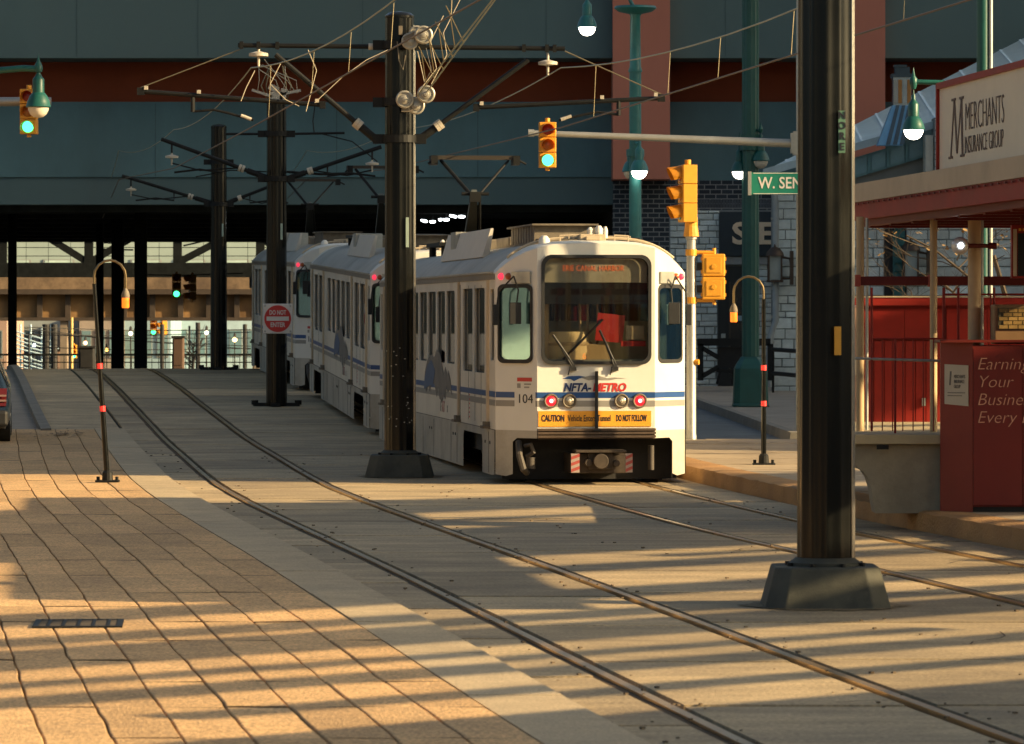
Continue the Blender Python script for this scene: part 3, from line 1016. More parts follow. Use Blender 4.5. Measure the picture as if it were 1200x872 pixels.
    MB().bb(-HW + .06, HW - .06, .75, CL - .75, 2.66, 2.70).build('ceiling', mat('cream_lining', (.30, .27, .2), .6), root)
    for k in range(13):
        for s in (-1, 1):
            y = 1.9 + k * 1.12
            b = MB(); b.bb(s * .75 - .4, s * .75 + .4, y, y + .45, 1.1, 1.18); b.bb(s * .75 - .4, s * .75 + .4, y + .42, y + .5, 1.1, 1.72)
            b.build('seat', mat('seat_tan', (.33, .2, .07), .6, var=.2) if k % 3 else mat('seat_red', (.33, .03, .02), .6), root)
    b = MB()
    for x, y in ((-.5, 1.7), (-.2, 2.6), (.05, 3.4), (.4, 2.2), (-.35, 5), (.3, 6)):
        b.cyl((x, y, .72), (x, y, 2.66), .02, n=8)
    split_build(b, 'grab_pole', mat('bright_pole', (.6, .55, .42), .3, .5), root)
    MB().bb(-.70, .70, .10, .55, 1.2, 1.62).build('console', mat('console_grey', (.26, .28, .27), .6), root)
    MB().bb(-1.15, 1.15, 1.36, 1.40, .72, 2.12).build('cab_partition', mat('partition_grey', (.42, .44, .40), .6, var=.2, scale=4), root)
    MB().bb(-.10, .20, .16, .19, 1.62, 1.82).build('map_board', M_tan, root)
    MB().bb(.34, .66, .09, .13, 1.79, 1.86).build('red_shelf', M_red, root)
    MB().box((.20, .13, 2.03), (.36, .03, .36), Matrix.Rotation(R(6), 3, 'Y')).build('red_panel', M_red, root)
    MB().bb(.40, .64, .09, .11, 1.88, 2.06).build('notice_card', M_fascia, root)
    b = MB(); b.lathe([(.24, 0), (.30, .12), (.28, .30), (.22, .38)], (0, 0, 0), 20)
    for v in b.bm.verts: v.co = Vector((v.co.x - .34, v.co.y * .35 + .22, v.co.z + 1.60))
    b.build('driver_seat', mat('seat_cream', (.74, .56, .30), .6), root, smooth=True)
    b = MB(); b.lathe([(.31, 0), (.325, .03), (.30, .05)], (0, 0, 0), 20)
    for v in b.bm.verts: v.co = Vector((v.co.x - .34, v.co.y * .35 + .22, v.co.z + 1.80))
    b.build('seat_rail', M_tan, root, smooth=True)
    b = MB(); b.tube([(-.42, .10, 1.62), (.02, .10, 2.06), (.1, .10, 2.14)], .018, 6)
    b.build('blind_rod', M_rubber, root)
    b = MB()
    for x in (-.17, -.07, .06): b.cyl((x, .3, 1.62), (x, .3, 2.35), .016, n=8)
    split_build(b, 'cab_pole', M_tan, root)
    MB().bb(.84, 1.0, .50, .53, 1.5, 2.56).build('cab_blind', mat('cream_lining', (.30, .27, .2), .6) if False else mat('blind_cream', (.62, .55, .42), .6), root)
    MB().bb(-1.14, -.80, .62, .66, 1.5, 2.6).build('cab_bulkhead', mat('bulkhead_pale', (.55, .64, .64), .6), root)
    MB().bb(-.68, -.60, .16, .20, 1.6, 2.34).build('cab_pillar', M_tan, root)
    # underside: frames, bogies, wheels
    MB().bb(-1.1, 1.1, .9, CL - .9, .34, .64).build('underframe', M_dark, root)
    MB().bb(-1.15, 1.15, .62, .66, .05, .68).build('underframe_plate', M_dark, root)
    MB().bb(-1.15, 1.15, CL - .66, CL - .62, .05, .68).build('underframe_plate', M_dark, root)
    for y in (3.12, CL - 3.12):
        bo = MB()
        for s in (-1, 1):
            bo.bb(s * .95 - .06, s * .95 + .06, y - 1.2, y + 1.2, .28, .46)
            bo.bb(s * .98 - .1, s * .98 + .1, y - .3, y + .3, .2, .5)
        bo.bb(-.9, .9, y - .2, y + .2, .3, .5)
        bog_ = bo.build('bogie', M_dark, root)
        for dy in (-.9, .9):
            for s in (-1, 1):
                w = MB(); w.cyl((s * .64, y + dy, .33), (s * .76, y + dy, .33), .325, n=24); w.cyl((s * .76, y + dy, .33), (s * .82, y + dy, .33), .12, n=12)
                w.build('wheel', mat('wheel_steel', (.07, .055, .04), .5, .5), bog_)
    for s in (-1, 1):
        MB().bb(s * .9 - .12, s * .9 + .12, 1.0, 1.3, .02, .30).build('track_brake', M_dark, root)
    # roof equipment: slanted cover, resistor bank, cases
    b = MB()
    b.prism([Vector((-1.0, 4.3, 3.0)), Vector((-.88, 4.3, 3.40)), Vector((-.84, 4.3, 3.40)), Vector((-.9, 4.3, 3.0))], (0, 5.6, 0))
    b.build('roof_cover', mat('cover_panel', (.60, .56, .48), .5, var=.05), root)
    b = MB()
    for k in range(9):
        b.bb(-.52, .3, 2.3 + k * .3, 2.3 + k * .3 + .22, 3.16, 3.40)
    b.bb(-.56, .34, 2.2, 5.1, 3.12, 3.17); b.bb(-.56, .34, 2.2, 5.1, 3.40, 3.425)
    split_build(b, 'resistor', M_equip, root)
    b = MB()
    b.bb(-.5, .5, 5.4, 6.9, 3.13, 3.30); b.bb(-.6, .6, 8.6, 10.6, 3.12, 3.32); b.bb(.5, .9, 3, 7, 3.0, 3.28); b.bb(-.4, .6, 11.6, 15, 3.12, 3.36)
    split_build(b, 'roof_case', M_equip, root, bevel=.02)
    b = MB()
    b.bb(.25, .75, 1.2, 2.2, 3.1, 3.22)
    b.tube([(-.5, 1.1, 3.14), (-.5, 2.2, 3.2), (.2, 2.6, 3.24)], .02); b.tube([(.35, 1.0, 3.14), (.4, 2.2, 3.24), (.9, 3, 3.2)], .02)
    b.build('roof_cable', M_dark, root)
    b = MB(); b.bb(-.95, -.45, 8.2, 8.9, 3.05, 3.42); b.build('roof_case', M_galv, root)
    # pantograph on the far half of the roof
    PY = 7.05
    b = MB()
    b.bb(-.6, .6, 6.9 + PY, 9.0 + PY, 3.30, 3.36)
    for x in (-.5, .5):
        for y in (7.0, 8.9): b.cyl((x, y + PY, 3.12), (x, y + PY, 3.31), .06)
    pt = b.build('pantograph', M_iron, root)
    b = MB()
    b.prism([Vector((-.02, 8.6 + PY, 3.36)), Vector((.20, 8.6 + PY, 3.36)), Vector((.02, 6.95 + PY, 4.14)), Vector((-.07, 6.95 + PY, 4.14))], (0, .07, .07))
    b.build('lower_arm', mat('arm_grey', (.10, .11, .10), .5, .3), pt)
    b = MB(); b.tube([(.24, 8.55 + PY, 3.36), (.06, 6.95 + PY, 4.12)], .022); b.build('guide_rod', M_iron, pt)
    b = MB(); b.cyl((-.24, 6.9 + PY, 4.14), (.20, 6.9 + PY, 4.14), .03); b.box((-.02, 6.9 + PY, 4.09), (.18, .12, .16)); b.build('knuckle', M_iron, pt)
    b = MB(); b.tube([(-.05, 6.9 + PY, 4.08), (-.5, 7.6 + PY, 4.70)], .030); b.build('upper_arm', M_iron, pt)
    b = MB(); b.tube([(.02, 6.9 + PY, 4.1), (.6, 7.6 + PY, 4.70)], .020); b.build('upper_arm', M_iron, pt)
    hb = mat('head_bronze', (.05, .04, .03), .5, .4)
    for y in (7.5, 7.75):
        b = MB(); b.box((.05, y + PY, 4.745), (1.26, .06, .06)); b.build('contact_strip', hb, pt)
    for x in (-.62, .72):
        b = MB(); b.box((x, 7.62 + PY, 4.70), (.11, .36, .15)); b.tube([(x, 7.5 + PY, 4.72), (x + (.16 if x > 0 else -.10), 7.5 + PY, 4.64)], .018); b.build('head_horn', M_iron, pt)
    return root

car = build_car()
TRAIN = [((1.09, 57.5, 0.0), R(6.85), R(.12), 'nearest white tram car with black windscreen and orange caution board'),
         ((-1.13, 75.6, zg(75.6)), R(6.1), R(1.35), 'middle white tram car, its near end half behind the second black pole'),
         ((-3.36, 94.9, zg(94.9)), R(6.5), R(.9), 'farthest white tram car behind the do-not-enter sign')]
for i, (lo, rz, rx, lab) in enumerate(TRAIN):
    if i == 0:
        car.location = lo; car.rotation_euler = (rx, 0, rz); car['label'] = lab; car['group'] = 'coupled tram cars on the right-hand track'
    else:
        dup(car, lo, rz, rx, lab)
# ------------------------------------------------------------------ overhead line poles
def fluted(b, r0, r1, z0, z1, n=96, flutes=12):
    rows = []
    for z, r in ((z0, r0), (z1, r1)):
        rows.append([Vector((r * (1 - .06 * (.5 - .5 * math.cos(flutes * 2 * math.pi * k / n)) ** .7) * math.cos(2 * math.pi * k / n),
                             r * (1 - .06 * (.5 - .5 * math.cos(flutes * 2 * math.pi * k / n)) ** .7) * math.sin(2 * math.pi * k / n), z)) for k in range(n)])
    vr = [[b.bm.verts.new(p) for p in row] for row in rows]
    for k in range(n):
        b.bm.faces.new((vr[0][k], vr[0][(k + 1) % n], vr[1][(k + 1) % n], vr[1][k]))
    b.bm.faces.new(vr[0][::-1]); b.bm.faces.new(vr[1])

def chamfer_ring(h, c, z):
    return [Vector(p) for p in ((h, -h + c, z), (h, h - c, z), (h - c, h, z), (-h + c, h, z), (-h, h - c, z), (-h, -h + c, z), (-h + c, -h, z), (h - c, -h, z))]

def loft(b, rings):
    vr = [[b.bm.verts.new(p) for p in row] for row in rings]
    n = len(vr[0])
    for a, c in zip(vr, vr[1:]):
        for k in range(n):
            b.bm.faces.new((a[k], a[(k + 1) % n], c[(k + 1) % n], c[k]))
    b.bm.faces.new(vr[0][::-1]); b.bm.faces.new(vr[-1])

POLES = [(2.32, 32.9, 8.0), (-1.52, 60.0, 6.2), (-4.67, 88.0, 6.0), (-7.27, 110.0, 6.0)]
PLAB = ['tall black fluted pole in front of the red station shelter, on a heavy chamfered base',
        'black fluted pole beside the nearest tram car, carrying pulleys and a long cross bar',
        'black fluted pole with the red do-not-enter sign fixed to it',
        'black pole farthest up the slope, next to the last tram car']
proots = []
for i, (x, d, h) in enumerate(POLES):
    z = zp(x, d)
    t = thing('catenary_pole', PLAB[i], 'pole', (x, d, z), group='black overhead line poles between the two tracks')
    b = MB()
    fluted(b, .207, .193, .02 if i > 1 else .28, h)
    b.build('shaft', M_black, t, smooth=True)
    b = MB()
    if i < 2:
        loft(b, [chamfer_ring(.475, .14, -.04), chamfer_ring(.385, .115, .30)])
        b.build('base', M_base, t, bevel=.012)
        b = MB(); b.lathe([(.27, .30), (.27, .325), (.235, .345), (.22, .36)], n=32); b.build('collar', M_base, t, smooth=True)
        b = MB()
        for q_ in range(8):
            a_ = R(22.5 + 45 * q_); b.cyl((.29 * math.cos(a_), .29 * math.sin(a_), .295), (.29 * math.cos(a_), .29 * math.sin(a_), .325), .022, n=6)
        split_build(b, 'bolt', M_iron, t)
        b = MB(); n_ = 28; mr_ = random.Random(i)
        b.poly([Vector((.62 * math.cos(6.283 * q_ / n_) * mr_.uniform(.82, 1.08), .62 * math.sin(6.283 * q_ / n_) * mr_.uniform(.82, 1.08), .007)) for q_ in range(n_)])
        b.build('grout', mat('base_grout', (.22, .16, .09), .95, var=.4, scale=6, grain=.3, gscale=40), t)
    else:
        b.bb(-.46, .46, -.09, .09, .0, .07); b.bb(-.09, .09, -.46, .46, .0, .068)
        for sx in (-.43, .43): b.cyl((sx, 0, .03), (sx, 0, .12), .07)
        b.build('base', M_iron, t)
    b = MB(); b.lathe([(.20, h), (.20, h + .03), (.15, h + .07), (.03, h + .09)], n=28); b.build('cap', M_black, t, smooth=True)
    proots.append(t)
    if i < 2:
        for a_ in (-6, -22):  # added bright tubes that draw the highlight lines down the pole's right side
            b = MB(); c_ = Vector((math.cos(R(a_)), math.sin(R(a_)), 0)) * .213
            b.cyl(c_ + Vector((0, 0, .36)), c_ * .96 + Vector((0, 0, h - .1)), .0115, n=10); b.build('edge_tube', mat('glint_steel', (.55, .52, .46), .18, .9, var=.05), t, smooth=True)
# number tag and yellow band on the nearest pole
x, d, h = POLES[0]
tg = MB(); tg.bb(.085, .135, -.215, -.19, 3.35, 3.66)
tgo = tg.build('name_tag', mat('tag_green', (.09, .20, .13), .6), proots[0])
for k, ch in enumerate('NORE'):
    text('tag_letter', ch, .075, M_lett, tgo, (.11, -.217, 3.63 - .077 * k - .005), bold=.002)
tg = MB(); tg.bb(.055, .105, -.215, -.195, 1.86, 2.07); tg.build('yellow_plate', mat('yellow_plate', (.55, .28, .03), .5), proots[0])
b = MB()
for k in range(9):
    a = R(-90 + random.uniform(-40, 40)); zz = random.uniform(.9, 1.9)
    b.box((.2 * math.cos(a), .2 * math.sin(a), zz), (.02, .02, .008))
for k in range(18):
    a = R(-90 + random.uniform(-60, 60)); zz = random.choice((.72, .8, .98, 1.7)) + random.gauss(0, .015)
    b.box((.197 * math.cos(a), .197 * math.sin(a), zz), (.014, .014, .012))
tag(b.build('paint_chips', M_galv, proots[1]), kind='stuff')
for i in (1, 2, 3):
    tg = MB(); tg.bb(.09, .13, -.21, -.19, 3.1 if i == 1 else 3.3, 3.5 if i == 1 else 3.62); tg.build('name_tag', mat('tag_pale', (.35, .45, .38), .5), proots[i])

def rod(b, p, q, r, n=8): b.cyl(p, q, r, n=n)
def bands(parent, p, q, fr, r=.05):
    p, q = Vector(p), Vector(q)
    b = MB()
    for f in fr:
        c = p.lerp(q, f); u = (q - p).normalized()
        b.cyl(c - u * .025, c + u * .025, r, n=12)
    split_build(b, 'insulator_band', M_porc, parent)
def disc_insulator(parent, p, w=.13):
    b = MB()
    b.lathe([(.015, .16), (.02, .07), (w, .04), (w, .0), (.02, -.01), (.015, -.14)], p, 12)
    return b.build('insulator', M_porc, parent, smooth=True)

# arms of the second pole (local to the pole root)
x2, d2, h2 = POLES[1]
o2 = Vector((x2, d2, 0))
def Q(px, py, i=1, dy=0.0):
    X, D, _ = POLES[i]
    v = P(px, py, D)
    return Vector((v.x - X, dy, v.z - zp(X, D)))
t = proots[1]
b = MB(); rod(b, Q(279, 53), Q(662, 57), .033, 10)
for px in (283, 303, 325, 614, 641, 650):
    c = Q(px, 53 + (px - 279) / 383 * 4)
    b.box(c, (.05, .09, .1))
b.build('cross_bar', M_iron, t)
bands(t, Q(279, 53), Q(662, 57), (.405, .415, .53, .545), .045)
for a, c in ((Q(440, 163, dy=-.0), Q(323, 64)), (Q(492, 163), Q(619, 70))):
    b = MB(); rod(b, a, c, .036, 10)
    u = (c - a).normalized()
    rod(b, a - u * .05, a + u * .38, .055, 10)
    b.build('strut', M_iron, t)
    bands(t, a, c, (.16, .19), .072)
b = MB()
for zz in (Q(470, 163).z, Q(470, 53).z, Q(470, 120).z):
    b.cyl((0, 0, zz - .05), (0, 0, zz + .05), .235, n=24)
    for sx in (-1, 1): b.box((sx * .28, 0, zz), (.16, .12, .13))
split_build(b, 'bracket_collar', M_iron, t)
for a, c, st, tip, hang in ((Q(165, 107), Q(378, 123), Q(226, 114), Q(297, 141), Q(281, 58)), (Q(775, 115), Q(558, 126), Q(725, 118), Q(655, 141), Q(662, 60))):
    b = MB()
    rod(b, a, c, .032, 10)
    rod(b, st, st + Vector((0, 0, -.2)), .03)
    b.tube([st + Vector((0, 0, -.19)), st.lerp(tip, .35) + Vector((0, 0, -.06)), st.lerp(tip, .6) + Vector((0, 0, -.03)), tip], .018, 8)
    b.box(a, (.1, .08, .1)); b.box(c, (.08, .08, .1))
    b.build('steady_arm', M_iron, t)
    b = MB(); b.tube([a + Vector((0, 0, .05)), hang], .008, 5); b.build('stay_wire', M_wire, t)
    b = MB()
    u = (tip - st).normalized()
    b.cyl(tip - u * .18, tip - u * .03, .025)
    for f in (.03, .97, .32): b.box(a.lerp(c, f) + Vector((0, -.03, .05)), (.05, .04, .05))
    split_build(b, 'clip', M_porc, t)
for px, py in ((303, 66), (642, 76)):
    disc_insulator(t, Q(px, py))
# pulleys hung on the second pole
def pulley(px, py, dy, r=.122):
    rt = Matrix.Rotation(R(90), 3, 'X')
    b = MB()
    b.lathe([(.02, -.03), (r * .9, -.03), (r, -.02), (r * .93, .0), (r, .02), (r * .9, .03), (r * .82, .032), (r * .78, .015), (r * .55, .015), (r * .5, .03), (r * .3, .035), (r * .25, .05), (.002, .055)], Q(px, py, dy=dy), 28, rt)
    return b.build('pulley', mat('pulley_grey', (.40, .37, .30), .45, .4, var=.1), t, smooth=True)
pulley(475, 118, -.31); pulley(500, 112, -.36); pulley(488, 125, -.27, .12)
pulley(497, 43, -.36, .125); pulley(481, 50, -.30, .115); pulley(489, 41, -.26, .11)
b = MB()
b.tube([Q(466, 50, dy=-.25), Q(468, 72, dy=-.26), Q(473, 83, dy=-.27), Q(476, 66, dy=-.27)], .008, 5)
b.box(Q(484, 44, dy=-.3), (.25, .08, .08), Matrix.Rotation(R(-25), 3, 'Y')); b.box(Q(478, 128, dy=-.26), (.16, .08, .1)); b.box(Q(470, 37, dy=-.24), (.05, .06, .12))
b.build('pulley_hanger', M_equip, t)

# slack cables looping round the top of the second pole
t = proots[1]
for pts in (((455, 60), (430, 72), (402, 92), (370, 122)), ((362, 60), (372, 84), (366, 108), (360, 132)), ((500, 58), (506, 84), (498, 98), (490, 62)), ((520, 20), (505, 50), (512, 82), (495, 104)), ((540, 0), (520, 40), (524, 66), (506, 100)), ((330, 76), (318, 100), (336, 118), (352, 126)), ((300, 84), (290, 104), (284, 120))):
    b = MB(); b.tube([Q(px, py, dy=-.28 - .02 * k) for k, (px, py) in enumerate(pts)], .0055, 5); b.build('slack_cable', mat('slack_cable', (.55, .47, .33), .5), t)

# arms of the third and fourth poles
for i, arms in ((2, ((Q(312, 208, 2), Q(189, 163, 2), 1), (Q(338, 209, 2), Q(447, 172, 2), 1))), (3, ((Q(248, 238, 3), Q(143, 206, 3), 1), (Q(266, 238, 3), Q(330, 213, 3), 1)))):
    t = proots[i]
    for a, c, _ in arms:
        s = -1 if c.x < 0 else 1
        b = MB(); rod(b, a, c, .04, 10)
        rod(b, a, a.lerp(c, .18), .058, 10)
        b.build('strut', M_iron, t)
        bands(t, a, c, (.22, .25), .075)
        e = a.lerp(c, .9)
        disc_insulator(t, e + Vector((0, 0, -.30)))
        b = MB()
        k = a.lerp(c, .42)
        b.tube([k, k + Vector((0, 0, -.22)), k + Vector((s * .45, 0, -.16)), k + Vector((s * .95, 0, -.22))], .022, 8)
        b.tube([e + Vector((0, 0, -.4)), e.lerp(a, .3) + Vector((0, 0, -.34)), a.lerp(c, .25)], .015, 6)
        b.cyl(e, e + Vector((0, 0, -.2)), .02)
        b.build('steady_arm', M_iron, t)
    b = MB()
    zt = Q(323, 157, 2).z if i == 2 else Q(257, 190, 3).z
    for zz in (zt, arms[0][0].z - .03):
        b.cyl((0, 0, zz - .05), (0, 0, zz + .05), .235, n=24)
        for sx in (-1, 1): b.box((sx * .28, 0, zz), (.18, .12, .13))
    split_build(b, 'bracket_collar', M_iron, t)
    if i == 2:
        tr = random.Random(5)
        for (x_, z_, w_, h_, rr) in ((-.28, 6.20, .42, .05, 18), (.30, 6.22, .38, .05, -12), (0, 6.12, .26, .22, 0), (-.05, 6.30, .2, .12, 25), (.14, 6.16, .12, .26, 8)):
            b = MB(); b.box((x_, -.12, z_), (w_, .10, h_), Matrix.Rotation(R(rr), 3, 'Y')); b.build('top_clamp', M_porc, t)
        for k in range(6):
            x0 = tr.uniform(-.5, .5); x1 = tr.uniform(-.35, .35); z1 = tr.uniform(6.6, 6.95)
            b = MB(); b.tube([(x0, -.14, 6.2), (x0 * .7 + tr.uniform(-.12, .12), -.2, 6.45), (x1, -.14, z1)], tr.uniform(.006, .010), 5); b.build('slack_cable', mat('slack_cable', (.55, .47, .33), .5), t)
        b = MB(); rod(b, (-1.0, 0, zt), (-.2, 0, zt), .025); rod(b, (.2, 0, zt), (1.35, 0, zt + .02), .025)
        b.tube([(.75, 0, zt), (.72, 0, zt + .25), (.78, 0, zt + .7)], .012, 6)
        b.tube([(.9, 0, zt), (1.5, 0, zt - .15), (2.0, 0, zt - .55)], .012, 6)
        b.tube([(-.2, 0, zt - .75), (-.9, 0, zt - .72), (-1.6, 0, zt - .85)], .012, 6)
        b.tube([(.2, 0, zt - .75), (.9, 0, zt - .8), (1.5, 0, zt - .78)], .025, 6)
        split_build(b, 'feeder_bar', M_iron, t)
        b = MB()
        for k in range(2):
            for sx in (-1, 1):
                b.tube([(sx * .16 + .02, 0, 6.0), (sx * (.3 - .1 * k), -.1, 6.35), (sx * .12, -.1, 6.75)], .012, 5)
        split_build(b, 'top_stay', M_wire, t)

# ------------------------------------------------------------------ wires over the tracks
def cz(d): return 4.72 + zg(d) + max(0, 60 - d) * .006
def mzs(d): return 5.53 + zg(d) * .9 + max(0, 60 - d) * .01
SUP = [5.0, 32.9, 60.0, 88.0, 110.0, 128.0]
drnd = random.Random(21)
def track_wires(fc, nm, lab, lo=0.0):
    t = thing('overhead_wire', lab, 'overhead wire', (fc(60), 60, 0), group='overhead contact wires')
    def loc(p): return Vector(p) - Vector((fc(60), 60, 0))
    con, mes, drop = [], [], MB()
    for k, (a, c) in enumerate(zip(SUP, SUP[1:])):
        n = 14
        for q in range(n + (1 if c == SUP[-1] else 0)):
            f = q / n; d = a + (c - a) * f
            zig = (.10 if k % 2 else -.10) * (1 - 2 * f)
            X = fc(a) + (fc(c) - fc(a)) * f + zig
            con.append(loc((X, d, cz(a) + (cz(c) - cz(a)) * f)))
            sag = 4 * f * (1 - f) * (.42 if d < 60 else .2)
            mes.append(loc((X, d, mzs(a) + (mzs(c) - mzs(a)) * f - sag)))
        m = max(4, int((c - a) / 4.2)) if c <= 60 else 0
        for q in range(m):
            f = (q + .5 + drnd.uniform(-.28, .28)) / m; d = a + (c - a) * f
            X = fc(a) + (fc(c) - fc(a)) * f + (.10 if k % 2 else -.10) * (1 - 2 * f)
            sag = 4 * f * (1 - f) * (.42 if d < 60 else .2)
            z0 = cz(a) + (cz(c) - cz(a)) * f; z1 = mzs(a) + (mzs(c) - mzs(a)) * f - sag
            drop.tube([loc((X, d, z0)), loc((X + .03, d, z1))], .0034, 5)
    b = MB(); b.tube(con, .0095, 6); b.build('contact_wire', mat('contact_copper', (.16, .11, .07), .45, .6), t)
    b = MB(); b.tube(mes, .0085, 6); b.build('messenger_wire', mat('messenger_steel', (.42, .42, .30), .45, .5), t)
    split_build(drop, 'dropper', M_wire, t)
track_wires(Lc, 'l', 'contact wire pair strung above the empty left-hand track')
track_wires(Tc, 'r', 'contact wire pair strung above the trams on the right-hand track')
# anchor wires that run from the pulleys up to the nearest pole
for k, (a, zz) in enumerate((((500, 108), 7.75), ((489, 112), 7.6))):
    st = P(a[0], a[1], 59.64); en = Vector((2.32 - .1, 32.8, zz))
    t = thing('tension_wire', ('upper' if k == 0 else 'lower') + ' pale tension wire rising from the pulleys towards the nearest pole', 'wire', st, group='tension wires running up from the pulleys')
    b = MB(); b.tube([Vector((0, 0, 0)), (en - st) * .5 + Vector((0, 0, -.05)), en - st], .010, 6); b.build('wire', mat('messenger_steel', (.42, .42, .30)), t)
    b = MB()
    for f in (.04, .075, .115, .16):
        p = (en - st) * f
        q = p + Vector((-.06 - .15 * (k == 0), -.4, .42))
        b.tube([p, p.lerp(q, .3), q], .006, 5)
        b.box(p, (.02, .03, .04))
    split_build(b, 'hanger', M_wire, t)

# ------------------------------------------------------------------ do-not-enter sign
q = P(325.5, 373.5, 87.7)
t = thing('road_sign', 'square white sign with red disc reading DO NOT ENTER on a black pole', 'road sign', q)
MB().bb(-.295, .295, -.012, .012, -.295, .295).build('plate', mat('sign_white', (.72, .68, .62), .45), t, bevel=.02)
b = MB(); b.cyl((0, -.013, 0), (0, -.017, 0), .265, n=40); b.build('red_disc', mat('sign_red', (.56, .028, .022), .45), t)
b = MB(); b.bb(-.22, .22, -.021, -.018, -.042, .042); b.build('white_bar', mat('sign_white', (.72, .68, .62)), t)
text('lettering', 'DO NOT', .125, mat('sign_white', ()), t, (0, -.019, .118), width=.33, bold=.003)
text('lettering', 'ENTER', .125, mat('sign_white', ()), t, (0, -.019, -.125), width=.29, bold=.003)
b = MB()
for sx in (-.25, .25):
    for sz in (-.25, .25): b.cyl((sx, -.012, sz), (sx, -.022, sz), .018)
split_build(b, 'bolt', M_galv, t)
MB().bb(-.05, .05, .012, .14, -.2, .2).build('bracket', M_iron, t)

# ------------------------------------------------------------------ traffic signals
M_red_off = mat('red_lens', (.25, .02, .015), .25)
M_amb_off = mat('amber_lens_off', (.35, .12, .02), .25)
M_grn_on = emit('green_lit', '#3CFF9A', 2.2)
M_grn_off = mat('green_lens', (.03, .12, .09), .3)
def signal_head(label, loc, rz, lit=True, s=1.0, n=3, group='yellow traffic signals'):
    t = thing('traffic_signal', label, 'traffic signal', loc, rz, group=group)
    W, Hh = .30 * s, .27 * s
    b = MB()
    for k in range(n):
        zc = (n / 2 - .5 - k) * Hh
        b.bb(-W / 2, W / 2, -.10 * s, .10 * s, zc - Hh / 2 + .004, zc + Hh / 2 - .004)
        b.box((0, -.103 * s, zc), (W * .94, .014, Hh * .94))
    b.cyl((0, 0, n / 2 * Hh), (0, 0, n / 2 * Hh + .07 * s), .045 * s); b.cyl((0, 0, -n / 2 * Hh), (0, 0, -n / 2 * Hh - .05 * s), .04 * s)
    b.build('housing', M_yellow, t, bevel=.012)
    for k in range(n):
        zc = (n / 2 - .5 - k) * Hh
        m = [M_red_off, M_amb_off, M_grn_on if lit else M_grn_off][k if n == 3 else k + 1]
        rt = Matrix.Rotation(R(90), 3, 'X')
        b = MB(); b.lathe([(.10 * s, 0), (.097 * s, .015), (.06 * s, .03), (.002, .036)], (0, -.108 * s, zc), 20, rt); b.build('lens', m, t, smooth=True)
        b = MB()
        n_ = 20; rows = []
        for y, sl in ((-.105 * s, 0), (-.30 * s, 1)):
            rows.append([Vector((.118 * s * math.cos(R(a)), y - (0 if not sl else -.07 * s * (1 - math.sin(R(a))) * .8), zc + .118 * s * math.sin(R(a)) - (.025 * s if sl else 0))) for a in [-30 + 240 * q / n_ for q in range(n_ + 1)]])
        b.grid(rows)
        bmesh.ops.solidify(b.bm, geom=b.bm.faces[:], thickness=.006)
        b.build('visor', M_yellow, t, smooth=True)
    return t
sp = P(641.5, 170, 74.4)
signal_head('yellow traffic signal showing green at the tip of the long grey mast arm', sp, R(3), s=.95)
sp2 = P(34, 131, 75)
signal_head('yellow traffic signal showing green behind the hanging street lamp at far left', sp2, R(-4), s=.95)
# the grey mast arm and its post
base = Vector((P(939, 0, 75).x, 75, zp(4.9, 75)))
t = thing('mast_arm', 'long tapered grey mast arm carrying the signal and the street name sign', 'mast arm', base)
b = MB(); b.lathe([(.14, .0), (.14, .03), (.095, .04), (.085, 7.5), (.002, 7.52)], n=16); b.build('post', M_galv, t, smooth=True)
a = P(926, 168, 75) - base; c = P(626, 156, 75) - base
b = MB(); b.tube([Vector((0, 0, a.z)), a, c], [.08, .075, .048], 12); b.build('arm', M_galv, t, smooth=True)
b = MB(); b.bb(-.14, .12, -.11, .11, a.z - .2, a.z + .2); b.bb(-.18, -.14, -.12, .12, a.z - .17, a.z + .17); b.build('clamp', M_galv, t)
b = MB(); b.cyl(c + Vector((0, 0, 0)), c + Vector((-.1, 0, 0)), .065); b.box((P(641.5, 160, 75) - base) + Vector((0, -.3, 0)), (.06, .5, .06)); b.build('arm_cap', M_galv, t)
t = thing('mast_arm', 'grey mast arm reaching in from the left edge behind a street lamp', 'mast arm', (-13, 75, zp(-13, 75)))
b = MB(); b.lathe([(.14, .0), (.14, .03), (.095, .04), (.085, 7.0), (.002, 7.02)], n=16); b.build('post', M_galv, t, smooth=True)
a = P(0, 121, 75.3) - Vector((-13, 75, zp(-13, 75)))
b = MB(); b.tube([Vector((0, 0, a.z)), Vector((1, .1, a.z)), P(60, 119, 75.3) - Vector((-13, 75, zp(-13, 75)))], [.1, .1, .075], 12); b.build('arm', M_galv, t, smooth=True)
# street name sign
sg = P(931, 215, 74.7)
t = thing('street_sign', 'green street name sign with white letters, beside the tall black pole', 'street sign', sg)
wid = 99 * 74.7 / F_PX / 2
MB().bb(-wid * 1.02, wid * .9, -.012, .012, -.185, .185).build('plate', mat('street_green', (.012, .21, .14), .45), t)
b = MB()
for z0 in (-.178, .166): b.bb(-wid + .02, wid * .88, -.016, -.013, z0, z0 + .012)
split_build(b, 'border', mat('sign_white', ()), t)
text('lettering', 'W. SENECA', .27, mat('sign_white', ()), t, (-wid + .10, -.0155, 0), align='LEFT', xs=.84, bold=.004)
b = MB(); b.bb(-wid * 1.1, -wid * 1.02, -.03, .03, -.2, .2); b.build('bracket', M_galv, t)
